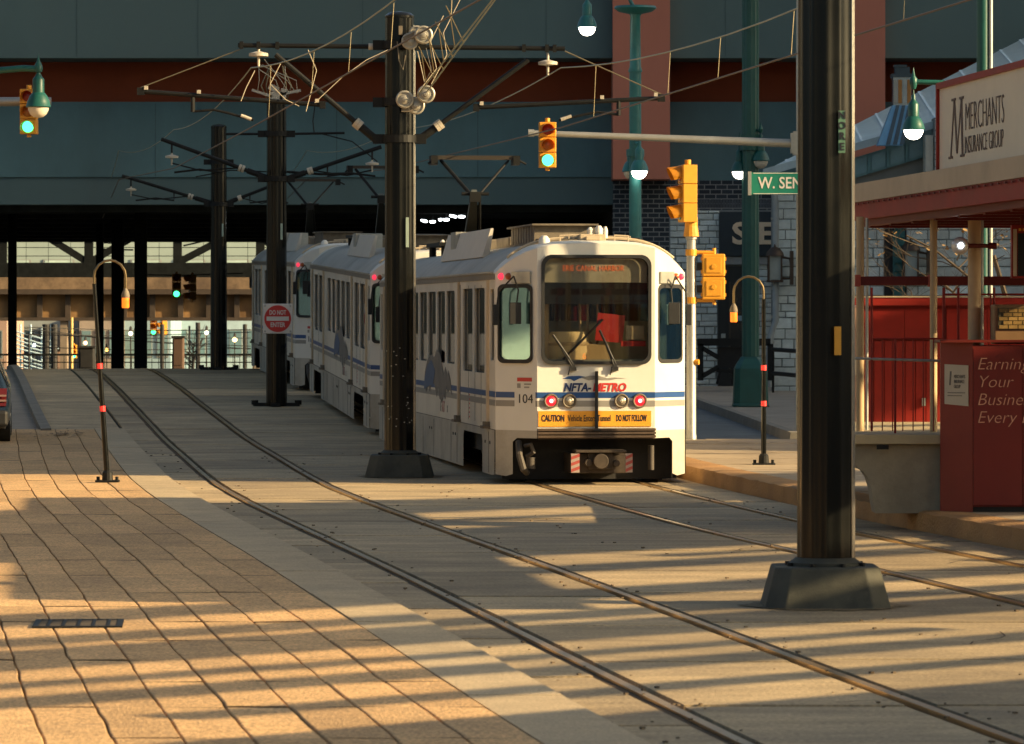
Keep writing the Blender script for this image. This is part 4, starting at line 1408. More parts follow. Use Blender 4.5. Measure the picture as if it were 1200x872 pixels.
# post with two signals on the right
d = 69.7
base = Vector((P(810, 0, d).x, d, .2))
t = thing('signal_post', 'grey signal post with flat base standing at the tip of the platform', 'post', base)
b = MB(); b.lathe([(.085, .0), (.085, .12), (.078, .14), (.072, 3.2), (.09, 3.21), (.09, 3.30), (.07, 3.32), (.06, 3.6)], n=16); b.build('shaft', M_galv, t, smooth=True)
MB().box((0, 0, .012), (.42, .3, .03)).build('base_plate', M_equip, t)
for zz in (P(0, 296, d).z, P(0, 352, d).z):
    b = MB(); z_ = zz - .2
    b.cyl((0, 0, z_ - .05), (0, 0, z_ + .05), .09, n=16)
    b.cyl((0, 0, z_), (.36, 0, z_), .032); b.cyl((.36, 0, z_ - .07), (.36, 0, z_ + .07), .03)
    b.build('bracket_arm', M_yellow, t)
b = MB(); b.cyl((.05, -.03, 1.28), (.12, -.05, 1.28), .045); b.build('push_button', M_orange, t)
b = MB(); b.cyl((0, 0, 3.42), (0, 0, 3.56), .10, n=14); b.cyl((.0, 0, 3.25), (0, 0, 3.42), .125, .1, n=14); b.build('neck', M_yellow, t)
h = signal_head('yellow traffic signal seen from the side on top of the grey post', P(806, 227, d), R(-78), lit=False, s=1.12)
# pedestrian signal seen from the back
q = P(836, 324.5, d)
t = thing('pedestrian_signal', 'yellow two-part pedestrian signal seen from behind, bracketed to the grey post', 'pedestrian signal', q)
for sz in (-1, 1):
    b = MB(); b.bb(-.18, .18, -.10, .10, sz * .182 - .178, sz * .182 + .178)
    hb = b.build('housing', M_yellow, t, bevel=.02)
    b = MB(); b.bb(-.12, .12, -.112, -.10, sz * .182 - .12, sz * .182 + .12); b.cyl((0, -.1, sz * .16), (0, -.125, sz * .16), .04); b.build('back_cover', M_yellow, hb, bevel=.01)
    for sx in (-1, 1):
        for zz in (-.1, .1):
            b = MB(); b.box((sx * .185, -.02, sz * .182 + zz), (.03, .05, .05)); b.build('hinge', M_yellow, hb)
b = MB(); b.bb(-.14, .14, .10, .2, -.3, .3); b.build('visor', M_iron, t)
b = MB(); b.bb(-.26, -.17, -.04, .1, -.25, -.13); b.bb(-.26, -.17, -.04, .1, .1, .22); b.build('side_box', M_dark, t)

# ------------------------------------------------------------------ street lamps
M_lamp_on = emit('lamp_lit', '#FFF4E0', 5.0)
M_lamp_off = mat('lamp_glass', (.62, .57, .46), .2)
def bell(parent, at, s, lit, m=None):
    at = Vector(at)
    m = m or M_green
    b = MB()
    b.lathe([(.008, .42), (.012, .34), (.035, .30), (.03, .26), (.05, .22), (.075, .19), (.085, .17), (.085, -.02), (.10, -.03), (.13, -.07), (.165, -.15), (.18, -.22), (.185, -.225), (.175, -.235)], (0, 0, 0), 20)
    for v in b.bm.verts: v.co = v.co * s + at
    hood = b.build('lamp_hood', m, parent, smooth=True)
    b = MB()
    b.lathe([(.155, -.225), (.15, -.27), (.12, -.335), (.07, -.375), (.002, -.39)], (0, 0, 0), 20)
    for v in b.bm.verts: v.co = v.co * s + at
    b.build('lamp_glass', M_lamp_on if lit else M_lamp_off, hood, smooth=True)

def post_shaft(b, r, z0, z1): b.lathe([(r * 1.25, z0), (r * 1.2, z0 + .1), (r, z0 + .3), (r * .92, z1)], n=20)
# left lamp on an arm from outside the frame
d = 60.0
base = Vector((-8.9, d, .06))
t = thing('street_lamp', 'green bell lamp hanging from a curved arm in front of the left traffic signal', 'street lamp', base)
b = MB(); post_shaft(b, .12, 0, 5.6); b.build('post', M_green, t, smooth=True)
q = P(45, 107, d) - base
b = MB(); b.tube([(0, 0, 4.9), (.5, 0, 5.25), (1.2, 0, q.z + .10), (1.7, 0, q.z + .26), (q.x - .2, 0, q.z + .31), (q.x, 0, q.z + .30)], .045, 10); b.lathe([(.05, -.05), (.06, 0), (.05, .05), (.02, .1), (.004, .2)], q + Vector((0, 0, .31)), 12); b.build('arm', M_green, t, smooth=True)
bell(t, q, .93, False)
# teal lamp standing behind the nearest tram
d = 79.0
base = Vector((P(744.5, 0, d).x, d, zp(2.2, d)))
t = thing('street_lamp', 'teal street lamp post rising behind the nearest tram, two bell lamps hung on it', 'street lamp', base)
b = MB(); post_shaft(b, .115, 0, 6.4); b.lathe([(.12, 6.4), (.125, 6.43), (.1, 6.5), (.09, 7.4), (.12, 7.45)], n=18); b.build('post', M_teal, t, smooth=True)
b = MB(); b.lathe([(.02, 7.42), (.3, 7.48), (.38, 7.54), (.36, 7.58), (.02, 7.6)], n=24); b.build('top_disc', M_teal, t, smooth=True)
q = P(688, 17, d) - base
b = MB(); b.tube([(0, 0, 7.5), (-.2, 0, 7.9), (-.55, 0, 8.0), (q.x, 0, 7.9), (q.x, 0, q.z + .3)], .035, 8); b.build('arm', M_teal, t, smooth=True)
bell(t, q, .98, True, M_teal)
q = P(746, 187, d) - base
bell(t, q + Vector((.04, -.28, 0)), .92, True, M_teal); bell(t, q + Vector((-.09, .25, 0)), .9, False, M_teal)
b = MB(); b.tube([(0, 0, q.z + .1), (.0, -.1, q.z + .3), (.04, -.28, q.z + .26)], .03); b.cyl((0, 0, q.z + .05), (0, 0, q.z + .18), .16, n=16); b.build('bracket', M_teal, t)
# dark green lamp post with the big base
d = 90.6
base = Vector((P(879.5, 0, d).x, d, zp(4.9, d) + .145))
t = thing('street_lamp', 'dark green street lamp post with heavy square base on the far sidewalk', 'street lamp', base)
b = MB()
fluted(b, .178, .172, .9, 9.5, n=48, flutes=12); b.build('post', M_green, t, smooth=True)
b = MB(); loft(b, [chamfer_ring(.37, .1, 0), chamfer_ring(.37, .1, .05), chamfer_ring(.345, .1, .08), chamfer_ring(.33, .1, .78), chamfer_ring(.29, .1, .87), chamfer_ring(.22, .08, .97), chamfer_ring(.2, .08, 1.02)]); b.build('base', M_green, t, bevel=.015)
for (px, py, dy, lit) in ((867, 188, .1, True), (891, 176, -.15, False)):
    q = P(px, py, d) - base
    bell(t, q + Vector((0, dy, 0)), .98, lit)
    b = MB(); b.tube([(0, 0, q.z + .25), (q.x * .6, dy * .6, q.z + .42), (q.x, dy, q.z + .36)], .03); b.lathe([(.03, .35), (.05, .42), (.02, .5), (.004, .58)], q + Vector((0, dy, 0)), 10); b.cyl((0, 0, q.z + .2), (0, 0, q.z + .32), .22, n=16); b.build('bracket', M_green, t)
# lamp behind the shelter sign
d = 56.0
base = Vector((P(1152, 0, d).x, d, .2))
t = thing('street_lamp', 'green street lamp post behind the cream sign, its lit bell lamp left of it', 'street lamp', base)
b = MB(); post_shaft(b, .085, 0, 7.4); b.build('post', M_green, t, smooth=True)
b = MB(); b.cyl((.09, -.05, .2), (.09, -.05, 7.4), .028); b.build('edge_tube', M_galv, t)
q = P(1070.5, 135, d) - base
b = MB(); b.tube([(0, 0, q.z + .05), (-.25, 0, q.z + .3), (-.5, 0, q.z + .41), (q.x, 0, q.z + .42), (q.x, 0, q.z + .38)], .032, 10); b.lathe([(.03, .33), (.05, .40), (.05, .46), (.02, .5), (.004, .6)], q, 12); b.build('arm', M_green, t, smooth=True)
bell(t, q, .80, True)

# ------------------------------------------------------------------ bent-over marker posts with amber lanterns
def crook(label, d, px, ztop, side, lean, zb):
    base = Vector((P(px, 0, d).x, d, zb))
    t = thing('marker_post', label, 'marker post', base, group='thin crook-topped marker posts')
    hh = ztop - zb
    r = .10
    S = hh - .30
    pts = [Vector((lean * f, 0, S * f)) for f in (0, .25, .5, .75, 1)]
    b = MB(); b.tube(pts, [.036, .034, .030, .027, .026], 10); b.build('post', M_black, t, smooth=True)
    b = MB()
    c0 = pts[-1]
    arc = [c0 + Vector((0, 0, -.05)), c0 + Vector((0, 0, .10))] + [c0 + Vector((side * (.20 - .20 * math.cos(R(a))), 0, .10 + .20 * math.sin(R(a)))) for a in (20, 45, 70, 90, 110, 135, 160, 180)] + [c0 + Vector((side * .40, 0, -.08))]
    b.tube(arc, .016, 8); b.build('crook', mat('worn_brass', (.20, .15, .08), .35, .8), t, smooth=True)
    e = arc[-1]
    b = MB(); b.lathe([(.016, .02), (.04, -.02), (.055, -.07), (.052, -.10)], e, 14); b.build('lantern_cap', M_equip, t, smooth=True)
    b = MB(); b.lathe([(.047, -.10), (.047, -.22), (.04, -.23)], e, 14); b.build('lantern_glass', emit('amber_glow', '#E8701C', .75), t, smooth=True)
    for f in (.37, .585):
        c = pts[0].lerp(pts[-1], f) ; u = (pts[-1] - pts[0]).normalized()
        b = MB(); b.cyl(c - u * .035, c + u * .035, .038, n=12); b.build('red_band', emit('red_band_glow', '#D8302C', .25), t)  # faint glow put into the band, which is no lamp
    b = MB(); b.box((0, 0, .012), (.30, .2, .025)); b.lathe([(.07, .02), (.065, .12), (.045, .15)], (0, 0, 0), 12)
    for sx in (-.12, .12): b.cyl((sx, 0, .02), (sx, 0, .07), .022)
    b.build('foot', M_iron, t)
crook('leaning black crook-topped post on the tan paving at left', 56.6, 126, P(0, 305, 56.6).z, 1, -.17, .065)
crook('upright crook-topped post on the platform right of the trams', 59.2, 895, P(0, 324, 59.2).z, -1, .0, .20)
# ------------------------------------------------------------------ big building across the street (spans the tracks)
M_teal_wall = mat('blue_grey_stucco', (.105, .165, .165), .85, var=.10, scale=.5, bump=.15, bscale=30, dirt=(.085, .105, .10), dscale=.25, damt=.6, stretch=(1, 1, .5))
M_teal_wall2 = mat('blue_grey_panel', (.11, .205, .22), .85, var=.10, scale=.6, bump=.15, bscale=30, dirt=(.075, .11, .11), dscale=.25, damt=.6, stretch=(1, 1, .5))
M_brown = mat('red_brown_stucco', (.40, .085, .032), .85, var=.12, scale=.5, dirt=(.24, .055, .022), dscale=.3)
M_salmon = mat('salmon_stucco', (.52, .19, .125), .85, var=.08, scale=.6, bump=.1, bscale=30, dirt=(.36, .125, .085), dscale=.3, stretch=(1, 1, .4))
M_seam = mat('panel_seam', (.065, .105, .105), .85, var=.1)
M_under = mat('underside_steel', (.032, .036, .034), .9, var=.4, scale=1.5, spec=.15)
def brick_mat():
    m = bpy.data.materials.new('dark_brick')
    m.use_nodes = True
    N, L = m.node_tree.nodes, m.node_tree.links
    b = N['Principled BSDF']; b.inputs['Roughness'].default_value = .85
    tc = N.new('ShaderNodeTexCoord')
    sx = N.new('ShaderNodeSeparateXYZ'); cb = N.new('ShaderNodeCombineXYZ')
    L.new(tc.outputs['Object'], sx.inputs[0]); L.new(sx.outputs['X'], cb.inputs['X']); L.new(sx.outputs['Z'], cb.inputs['Y'])
    br = N.new('ShaderNodeTexBrick')
    br.inputs['Color1'].default_value = (.020, .030, .042, 1); br.inputs['Color2'].default_value = (.034, .046, .06, 1)
    br.inputs['Mortar'].default_value = (.24, .25, .25, 1)
    br.inputs['Scale'].default_value = 1.0; br.inputs['Mortar Size'].default_value = .014
    br.inputs['Brick Width'].default_value = .30; br.inputs['Row Height'].default_value = .125
    L.new(cb.outputs[0], br.inputs['Vector']); L.new(br.outputs['Color'], b.inputs['Base Color'])
    bp = N.new('ShaderNodeBump'); bp.inputs['Strength'].default_value = .5; bp.inputs['Distance'].default_value = .01; bp.invert = True
    L.new(br.outputs['Fac'], bp.inputs['Height']); L.new(bp.outputs[0], b.inputs['Normal'])
    return m
M_brick = brick_mat()
DA = 118.0
t = thing('arena_building', 'huge blue-grey building with a rust-red band, spanning the street over the tracks', 'building', (0, DA, 0))
def part(name, m, x0, x1, y0, y1, z0, z1, parent=None, bevel=0):
    b = MB(); b.bb(x0, x1, y0, y1, z0, z1)
    return b.build(name, m, parent if parent is not None else t, bevel=bevel)
zy = lambda py, d=DA: H_CAM - (py - Y_HOR) * d / F_PX
xx = lambda px, d=DA: (px - 600) * d / F_PX
XB0, XB1 = -34, 26
b_up = part('upper_band', M_teal_wall, XB0, XB1, -1.5, .4, zy(68, DA - 1.5), 15.0)
part('recess_band', M_brown, XB0, XB1, .55, 1.0, 7.9, 9.4)
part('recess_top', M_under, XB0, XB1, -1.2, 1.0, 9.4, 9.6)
low = part('lower_band', M_teal_wall2, XB0, xx(718), -.25, .5, zy(208), zy(120))
part('lower_panel', M_teal_wall, XB0, xx(718), -.20, .5, zy(240), zy(208) - .004)
part('lower_band', M_teal_wall2, xx(785), XB1, -.25, .5, zy(212), zy(120))
for px in (183, 395, 560):
    part('panel_joint', M_seam, xx(px) - .008, xx(px) + .008, -.256, -.252, zy(208) + .02, zy(122), low)
for px in (90, 232, 425, 640, 850):
    part('panel_joint', M_seam, xx(px, 116.5) - .008, xx(px, 116.5) + .008, -1.506, -1.502, zy(66, 116.5), 14.9, b_up)
for x0, x1 in ((718, 785), (1000, 1037)):
    part('pillar', M_salmon, xx(x0, 116.2), xx(x1, 116.2), -1.9, .3, zy(210, 116.1), 15.0)
part('brick_wall', M_brick, xx(718), xx(960), -.45, 1.0, .2, zy(212) - .003)
b = MB()
for k in range(46):
    x = xx(790) + k * .075
    b.bb(x, x + .06, -.49, -.45, zy(244), zy(235))
split_build(b, 'soldier_brick', mat('grey_brick', (.10, .115, .13), .85, var=.3), t)
part('cornice', M_brick, xx(786), xx(962), -.53, -.452, zy(247), zy(244) - .003)
# the dark hall under the building
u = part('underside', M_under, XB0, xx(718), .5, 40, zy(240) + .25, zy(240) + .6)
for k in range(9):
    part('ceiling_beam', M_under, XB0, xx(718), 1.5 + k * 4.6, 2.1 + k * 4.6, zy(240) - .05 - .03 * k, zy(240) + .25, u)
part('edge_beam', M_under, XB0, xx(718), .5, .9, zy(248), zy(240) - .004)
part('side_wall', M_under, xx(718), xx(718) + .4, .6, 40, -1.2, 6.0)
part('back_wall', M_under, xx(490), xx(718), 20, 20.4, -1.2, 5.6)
for (px0, px1, d) in ((158, 172, 124), (131, 145, 131), (113, 121, 136), (10, 19, 128)):
    b = MB(); b.bb(xx(px0, d), xx(px1, d), d - DA - .15, d - DA + .15, zg(d) - .6, 5.45)
    b.build('column', M_truss, t)
# lit lamps under the ceiling, seen above the trams
M_strip_lit = emit('strip_lit', '#F2FBFF', 7.0)
LAMPL = {497: 'leftmost', 507: 'second from the left', 516: 'third from the left', 523: 'fourth from the left', 531: 'second from the right', 541: 'rightmost'}
for (px, py, w, rot) in ((497, 259, 8, 12), (507, 260, 7, 0), (516, 257.5, 4, 0), (523, 257.5, 7, 0), (531, 253.5, 9, 14), (541, 254, 8, 0)):
    p = P(px, py, 126)
    tl = thing('ceiling_lamp', LAMPL[px] + ' of the six small lit lamps under the dark building', 'lamp', p, group='lit lamps under the dark building')
    b = MB()
    s_ = w * 126 / F_PX / 2
    b.lathe([(s_ * .3, .035), (s_ * .9, .03), (s_, 0), (s_ * .8, -.03), (.002, -.035)], n=14)
    for v in b.bm.verts: v.co.x *= 1.0; v.co.y *= .5
    o = b.build('lamp_glass', M_strip_lit, tl, smooth=True); o.rotation_euler = (0, R(rot), 0)
    b = MB(); b.cyl((0, 0, .03), (0, 0, 5.45 - p.z), .012); b.build('stem', M_iron, tl)

# ------------------------------------------------------------------ steel truss bridge and girder bridge beyond
d = 166.0
t = thing('truss_bridge', 'black steel truss bridge crossing the street under the building', 'bridge', (0, d, 0))
X0, X1 = xx(-120, d), xx(420, d)
part('bottom_chord', M_truss, X0, X1, -.3, .3, zy(325, d), zy(308, d))
part('top_chord', M_truss, X0, X1, -.3, .3, zy(278, d), zy(268, d))
for px in (-92, 3, 104, 208, 305):
    part('post', M_truss, xx(px - 5, d), xx(px + 5, d), -.12, .12, zy(308, d) + .003, zy(278, d) - .003)
for (a, c) in (((54, 277), (102, 307)), ((157, 277), (106, 307)), ((258, 282), (210, 307)), ((-45, 277), (-2, 307)), ((306, 280), (352, 307))):
    b = MB(); p = P(*a, d) - Vector((0, d, 0)); q = P(*c, d) - Vector((0, d, 0))
    dirv = (q - p).normalized(); nn = Vector((-dirv.z, 0, dirv.x)) * .13
    b.prism([p + nn + Vector((0, -.1, 0)), q + nn + Vector((0, -.1, 0)), q - nn + Vector((0, -.1, 0)), p - nn + Vector((0, -.1, 0))], (0, .2, 0))
    b.build('diagonal', M_truss, t)
b = MB()
for py in (290, 300): b.cyl((X0, .2, zy(py, d)), (X1, .2, zy(py, d)), 0.014, n=6)
for px in range(-100, 420, 26): b.cyl((xx(px, d), .2, zy(308, d)), (xx(px, d), .2, zy(283, d)), 0.009, n=5)
for (a, c) in (((115, 284), (150, 286)), ((215, 288), (255, 279)), ((120, 292), (156, 293)), ((170, 279), (200, 272))):
    b.cyl(P(*a, d) - Vector((0, d, 0)), P(*c, d) - Vector((0, d, 0)), .03, n=6)
tag(b.build('railing', M_truss, t), kind='stuff')
M_gird = mat('rusty_girder', (.27, .15, .055), .8, var=.3, scale=1.0, dirt=(.07, .035, .015), dscale=.22, damt=.95, bump=.2, bscale=20)
M_gird2 = mat('dark_girder', (.05, .034, .022), .8, var=.25)
d = 200.0
t = thing('girder_bridge', 'rusty tan plate girder bridge with upright ribs, seen through the underpass', 'bridge', (0, d, 0))
X0, X1 = xx(-140, d), xx(430, d)
part('deck_edge', mat('deck_edge', (.19, .125, .07), .8, var=.35, dirt=(.07, .045, .03), dscale=.4, damt=.8), X0, X1, -.5, 1, zy(339, d), zy(325, d))
part('web', M_gird, X0, X1, .0, .4, zy(373, d), zy(339, d) - .003)
part('flange', M_gird2, X0, X1, -.35, .75, zy(376, d), zy(372, d))
part('flange', M_gird2, X0, X1, -.6, .0, zy(345, d), zy(339, d) - .006)  # dark strip where the deck edge's shadow falls, shade put into its colour
for px in range(-118, 430, 33):
    part('rib', M_gird2, xx(px - 3, d), xx(px + 3, d), -.22, -.004, zy(372, d) + .004, zy(345, d) - .004)
for px in (75, -60, 300):
    part('pier', mat('pier_concrete', (.22, .17, .12), .85), xx(px - 4, d), xx(px + 4, d), -.2, .5, -1, zy(376, d) - .003)
# far buildings, in full light
def far_block(name, lab, px0, px1, d, ztop, m, rows, cols, glassm, zb=-1.0):
    t = thing(name, lab, 'building', (xx((px0 + px1) / 2, d), d, zb))
    w = (px1 - px0) * d / F_PX
    b = MB(); b.bb(-w / 2, w / 2, 0, 8, 0, ztop - zb); b.build('wall', m, t)
    b = MB(); b.bb(-w / 2 - .1, w / 2 + .1, -.15, 8.1, ztop - zb, ztop - zb + .3); b.build('roof', m, t)
    for r in range(rows):
        for c in range(cols):
            cw = w / cols
            z0 = 1.2 + r * (ztop - zb - 1.0) / max(1, rows)
            x0 = -w / 2 + c * cw
            b = MB(); b.bb(x0 + cw * .14, x0 + cw * .86, -.06, -.004, z0, z0 + min(1.5, (ztop - zb) / max(1, rows) * .6)); wf = b.build('window', M_galv, t)
            b = MB(); b.bb(x0 + cw * .18, x0 + cw * .82, -.075, -.064, z0 + .06, z0 + min(1.5, (ztop - zb) / max(1, rows) * .6) - .06); b.build('pane', glassm, wf)
M_fw = mat('far_white', (.36, .47, .50), .7, var=.2, scale=.8)
M_fb = mat('far_blue', (.26, .38, .43), .7, var=.12, scale=.5)
M_fp = mat('far_pink', (.36, .24, .18), .8, var=.1, scale=.5)
M_fpane = mat('far_pane', (.14, .23, .25), .25, var=.3, scale=.6)
M_fpaned = mat('far_pane_dark', (.06, .09, .10), .25, var=.5, scale=.6)
far_block('far_building', 'pale greenish building filling the gap above the black truss beam', -110, 350, 300, 14, mat('far_cream', (.34, .42, .38), .7, var=.12, scale=.3), 3, 9, mat('far_pane_light', (.46, .58, .52), .3, var=.35, scale=.5))
far_block('far_building', 'salmon corner building at the far left below the rusty girder', -60, 8, 232, 2.4, M_fp, 1, 2, M_fpaned)
far_block('far_building', 'grey-blue low building behind the scaffold below the girder', 9, 92, 245, 2.5, mat('far_grey', (.30, .33, .32), .7, var=.2, scale=.6), 1, 5, M_fpaned)
far_block('far_building', 'beige shop front right of the thin yellow pole below the girder', 93, 142, 240, 2.5, mat('far_beige', (.30, .25, .2), .7, var=.15), 1, 3, M_fpane)
far_block('far_building', 'pale blue building between the black columns and the far pole', 143, 200, 242, 2.6, M_fb, 1, 3, M_fpane)
far_block('far_building', 'white building with tall panes left of the farthest tram', 201, 330, 250, 2.7, M_fw, 1, 6, M_fpane)
def clutter(name, lab, cat, px0, px1, py0, py1, d, m, dep=.5):
    tt = thing(name, lab, cat, (xx((px0 + px1) / 2, d), d, zy(py1, d)))
    w = (px1 - px0) * d / F_PX; h = (py1 - py0) * d / F_PX
    b = MB(); b.bb(-w / 2, w / 2, 0, dep, 0, h); b.build('body', m, tt, bevel=.05)
    b = MB(); b.bb(-w / 2 - .04, w / 2 + .04, -.04, dep + .04, h, h + .08); b.build('lid', M_dark, tt)
    b = MB(); b.bb(-w * .36, w * .36, -.02, -.003, h * .2, h * .85); b.build('door', m, tt)
clutter('utility_cabinet', 'dark square cabinet standing beyond the crest by the black columns', 'cabinet', 92, 110, 408, 436, 170, M_dark, .8)
clutter('utility_cabinet', 'brown stepped cabinet beyond the crest right of the columns', 'cabinet', 202, 215, 396, 436, 170, mat('cabinet_brown', (.09, .05, .03), .7), .6)
clutter('utility_cabinet', 'pinkish box beyond the crest at the far left', 'cabinet', 63, 77, 411, 436, 205, M_fp, .6)
# scaffold of pale blue tubes
d = 214.0
t = thing('scaffold', 'pale blue tube scaffold with slanting braces far under the girder', 'scaffold', (0, d, 0))
b = MB()
for px in (12, 24, 36, 49, 60, 72):
    b.cyl((xx(px, d), 0, -1), (xx(px, d), 0, zy(380 + (px % 3) * 3, d)), .05, n=6)
for k in range(9):
    y0 = 386 + k * 5
    b.cyl((xx(10, d), -.1, zy(y0, d)), (xx(60 + (k * 17) % 18, d), -.1, zy(y0 + 14 + (k * 7) % 9, d)), .04, n=6)
split_build(b, 'tube', mat('scaffold_blue', (.45, .60, .68), .5, var=.2), t)
# street furniture glimpsed far off
def far_pole(px, py0, d, m, r, lab):
    tt = thing('far_pole', lab, 'pole', (xx(px, d), d, -1.0))
    b = MB(); b.cyl((0, 0, 0), (0, 0, zy(py0, d) + 1), r, n=10); b.build('shaft', m, tt)
    b = MB(); b.cyl((0, 0, 0), (0, 0, .4), r * 1.6, n=10); b.build('base', m, tt)
far_pole(84, 372, 196, mat('yellow_pole', (.55, .38, .12), .5), .07, 'thin yellow pole below the left part of the rusty girder')
far_pole(54, 380, 190, M_dark, .16, 'thick dark post left of the thin yellow pole')
far_pole(63.5, 380, 190, M_dark, .14, 'dark post just left of the thin yellow pole')
far_pole(190, 380, 185, M_dark, .09, 'dark post left of the brown stepped cabinet')
far_pole(232, 378, 190, M_dark, .10, 'leaning dark post right of the brown stepped cabinet')
far_pole(287, 380, 190, M_dark, .09, 'dark post beside the farthest tram')
def far_lamp(px, py, d, lab, col='#FFE9C0', r=.09, st=2.0):
    tt = thing('far_lamp', lab, 'lamp', (xx(px, d), d, -1.0))
    z = zy(py, d) + 1
    b = MB(); b.cyl((0, .05, 0), (0, .05, z + .3), .028, n=8); b.cyl((0, .05, z + .25), (0, 0, z + .1), .06, n=8); b.build('post', M_dark, tt)
    b = MB(); b.lathe([(.002, r), (r * .7, r * .7), (r, 0), (r * .7, -r * .7), (.002, -r)], (0, 0, z), 12); b.build('globe', emit('lamp_' + col.strip('#'), col, st), tt, smooth=True)
far_lamp(153, 391, 180, 'lit globe lamp between the two black columns')
far_lamp(242, 390, 186, 'lit globe lamp right of the brown cabinet')
far_lamp(275, 398, 205, 'warm lit lamp near the farthest tram', '#FFDC9A', .12)
far_lamp(100, 402, 210, 'warm lit lamp above the dark square cabinet', '#FFC890', .10)
far_lamp(125, 410, 206, 'amber lamp beside the leaning crook post', '#FFC060', .08)
far_lamp(40, 405, 218, 'bluish lamp in the far scaffold', '#CFE8FF', .1, 3)
h = signal_head('far yellow signal showing green under the black truss beam', P(207, 335, 150), R(2), s=1.0)
h = signal_head('far yellow signal seen side-on beside the green one under the beam', P(225.5, 337, 150), R(-75), lit=False, s=1.05)
h = signal_head('small far signal showing green right of the black column', P(180, 382, 205), R(0), s=1.05)
h = signal_head('pair-mate far signal turned sideways right of the small green one', P(192, 381, 205), R(-70), lit=False, s=1.15)
h = signal_head('tiny far signal showing green above the dark cabinet', P(87, 412, 208), R(0), s=.8)
t = thing('signal_wire', 'dark span wire holding the far signals under the truss beam', 'wire', P(160, 322, 150))
b = MB(); b.tube([(0, 0, 0), (1.5, 0, -.02), (3.6, 0, .05)], .02, 6)
for px in (207, 225.5): b.cyl((P(px, 0, 150) - P(160, 0, 150)).to_tuple()[0:2] + (-.02,), (P(px, 0, 150) - P(160, 0, 150)).to_tuple()[0:2] + (.05 - (335 - 322) * 150 / F_PX + .5 - .1,), .02)
b.build('wire', M_iron, t)

# more small things in the far street
fr_ = random.Random(4)
FARC = [(158, 'slim far post'), (170, 'slim far post'), (222, 'slim far post'), (262, 'slim far post'), (34, 'slim far post'), (118, 'slim far post')]
FL = ['slim dark post behind the left black column', 'slim dark post just right of the left black columns', 'slim dark post left of the far pole with arms', 'slim dark post right of the far pole with arms', 'slim dark post within the pale scaffold', 'slim dark post behind the leaning crook post']
for k, (px, _) in enumerate(FARC):
    far_pole(px, 381 + fr_.uniform(0, 14), 192 + k * 4, M_dark, fr_.uniform(.03, .07), FL[k])
t = thing('span_wires', 'slack dark wires crossing the far street below the rusty girder', 'wire', P(150, 395, 188))
for k in range(6):
    y0, y1 = fr_.uniform(-.6, .5), fr_.uniform(-.6, .5)
    b = MB(); b.tube([(-4.4, 0, y0), (0, fr_.uniform(-2, 4), (y0 + y1) / 2 - .1), (5.2, 0, y1)], .018, 5); b.build('wire', M_dark, t)
t = thing('leafless_street_tree', 'small leafless tree far off under the girder by the white building', 'tree', (xx(224, 195), 195, -1.0))
b = MB(); b.tube([(0, 0, 0), (.1, 0, 1.4), (.5, 0, 2.4)], [.09, .07, .04], 6); b.build('trunk', M_dark, t)
b = MB()
for k in range(26):
    a = fr_.uniform(-1.2, 1.2); z_ = fr_.uniform(1.0, 2.2); l_ = fr_.uniform(.4, 1.1)
    b.tube([(.1, 0, z_), (.1 + l_ * math.sin(a) * .6, fr_.uniform(-.3, .3), z_ + l_ * .4), (.1 + l_ * math.sin(a), fr_.uniform(-.5, .5), z_ + l_ * math.cos(a))], [.03, .02, .01], 4)
b.build('crown', M_dark, t)

t = thing('street_railing', 'dark railing of thin uprights along the far street beyond the crest', 'railing', (xx(150, 172), 172, -.95))
b = MB(); b.bb(-5.2, 5.2, -.02, .02, zy(416, 172) + .92, zy(414.5, 172) + .95); b.build('top_rail', M_truss, t)
b = MB(); b.bb(-5.2, 5.2, -.02, .02, zy(425, 172) + .94, zy(424, 172) + .95); b.build('lower_rail', M_truss, t)
for k in range(40):
    b = MB(); x_ = -5.1 + k * .262; b.bb(x_ - .012, x_ + .012, -.015, .015, 0, zy(416, 172) + .95); b.build('upright', M_truss, t)
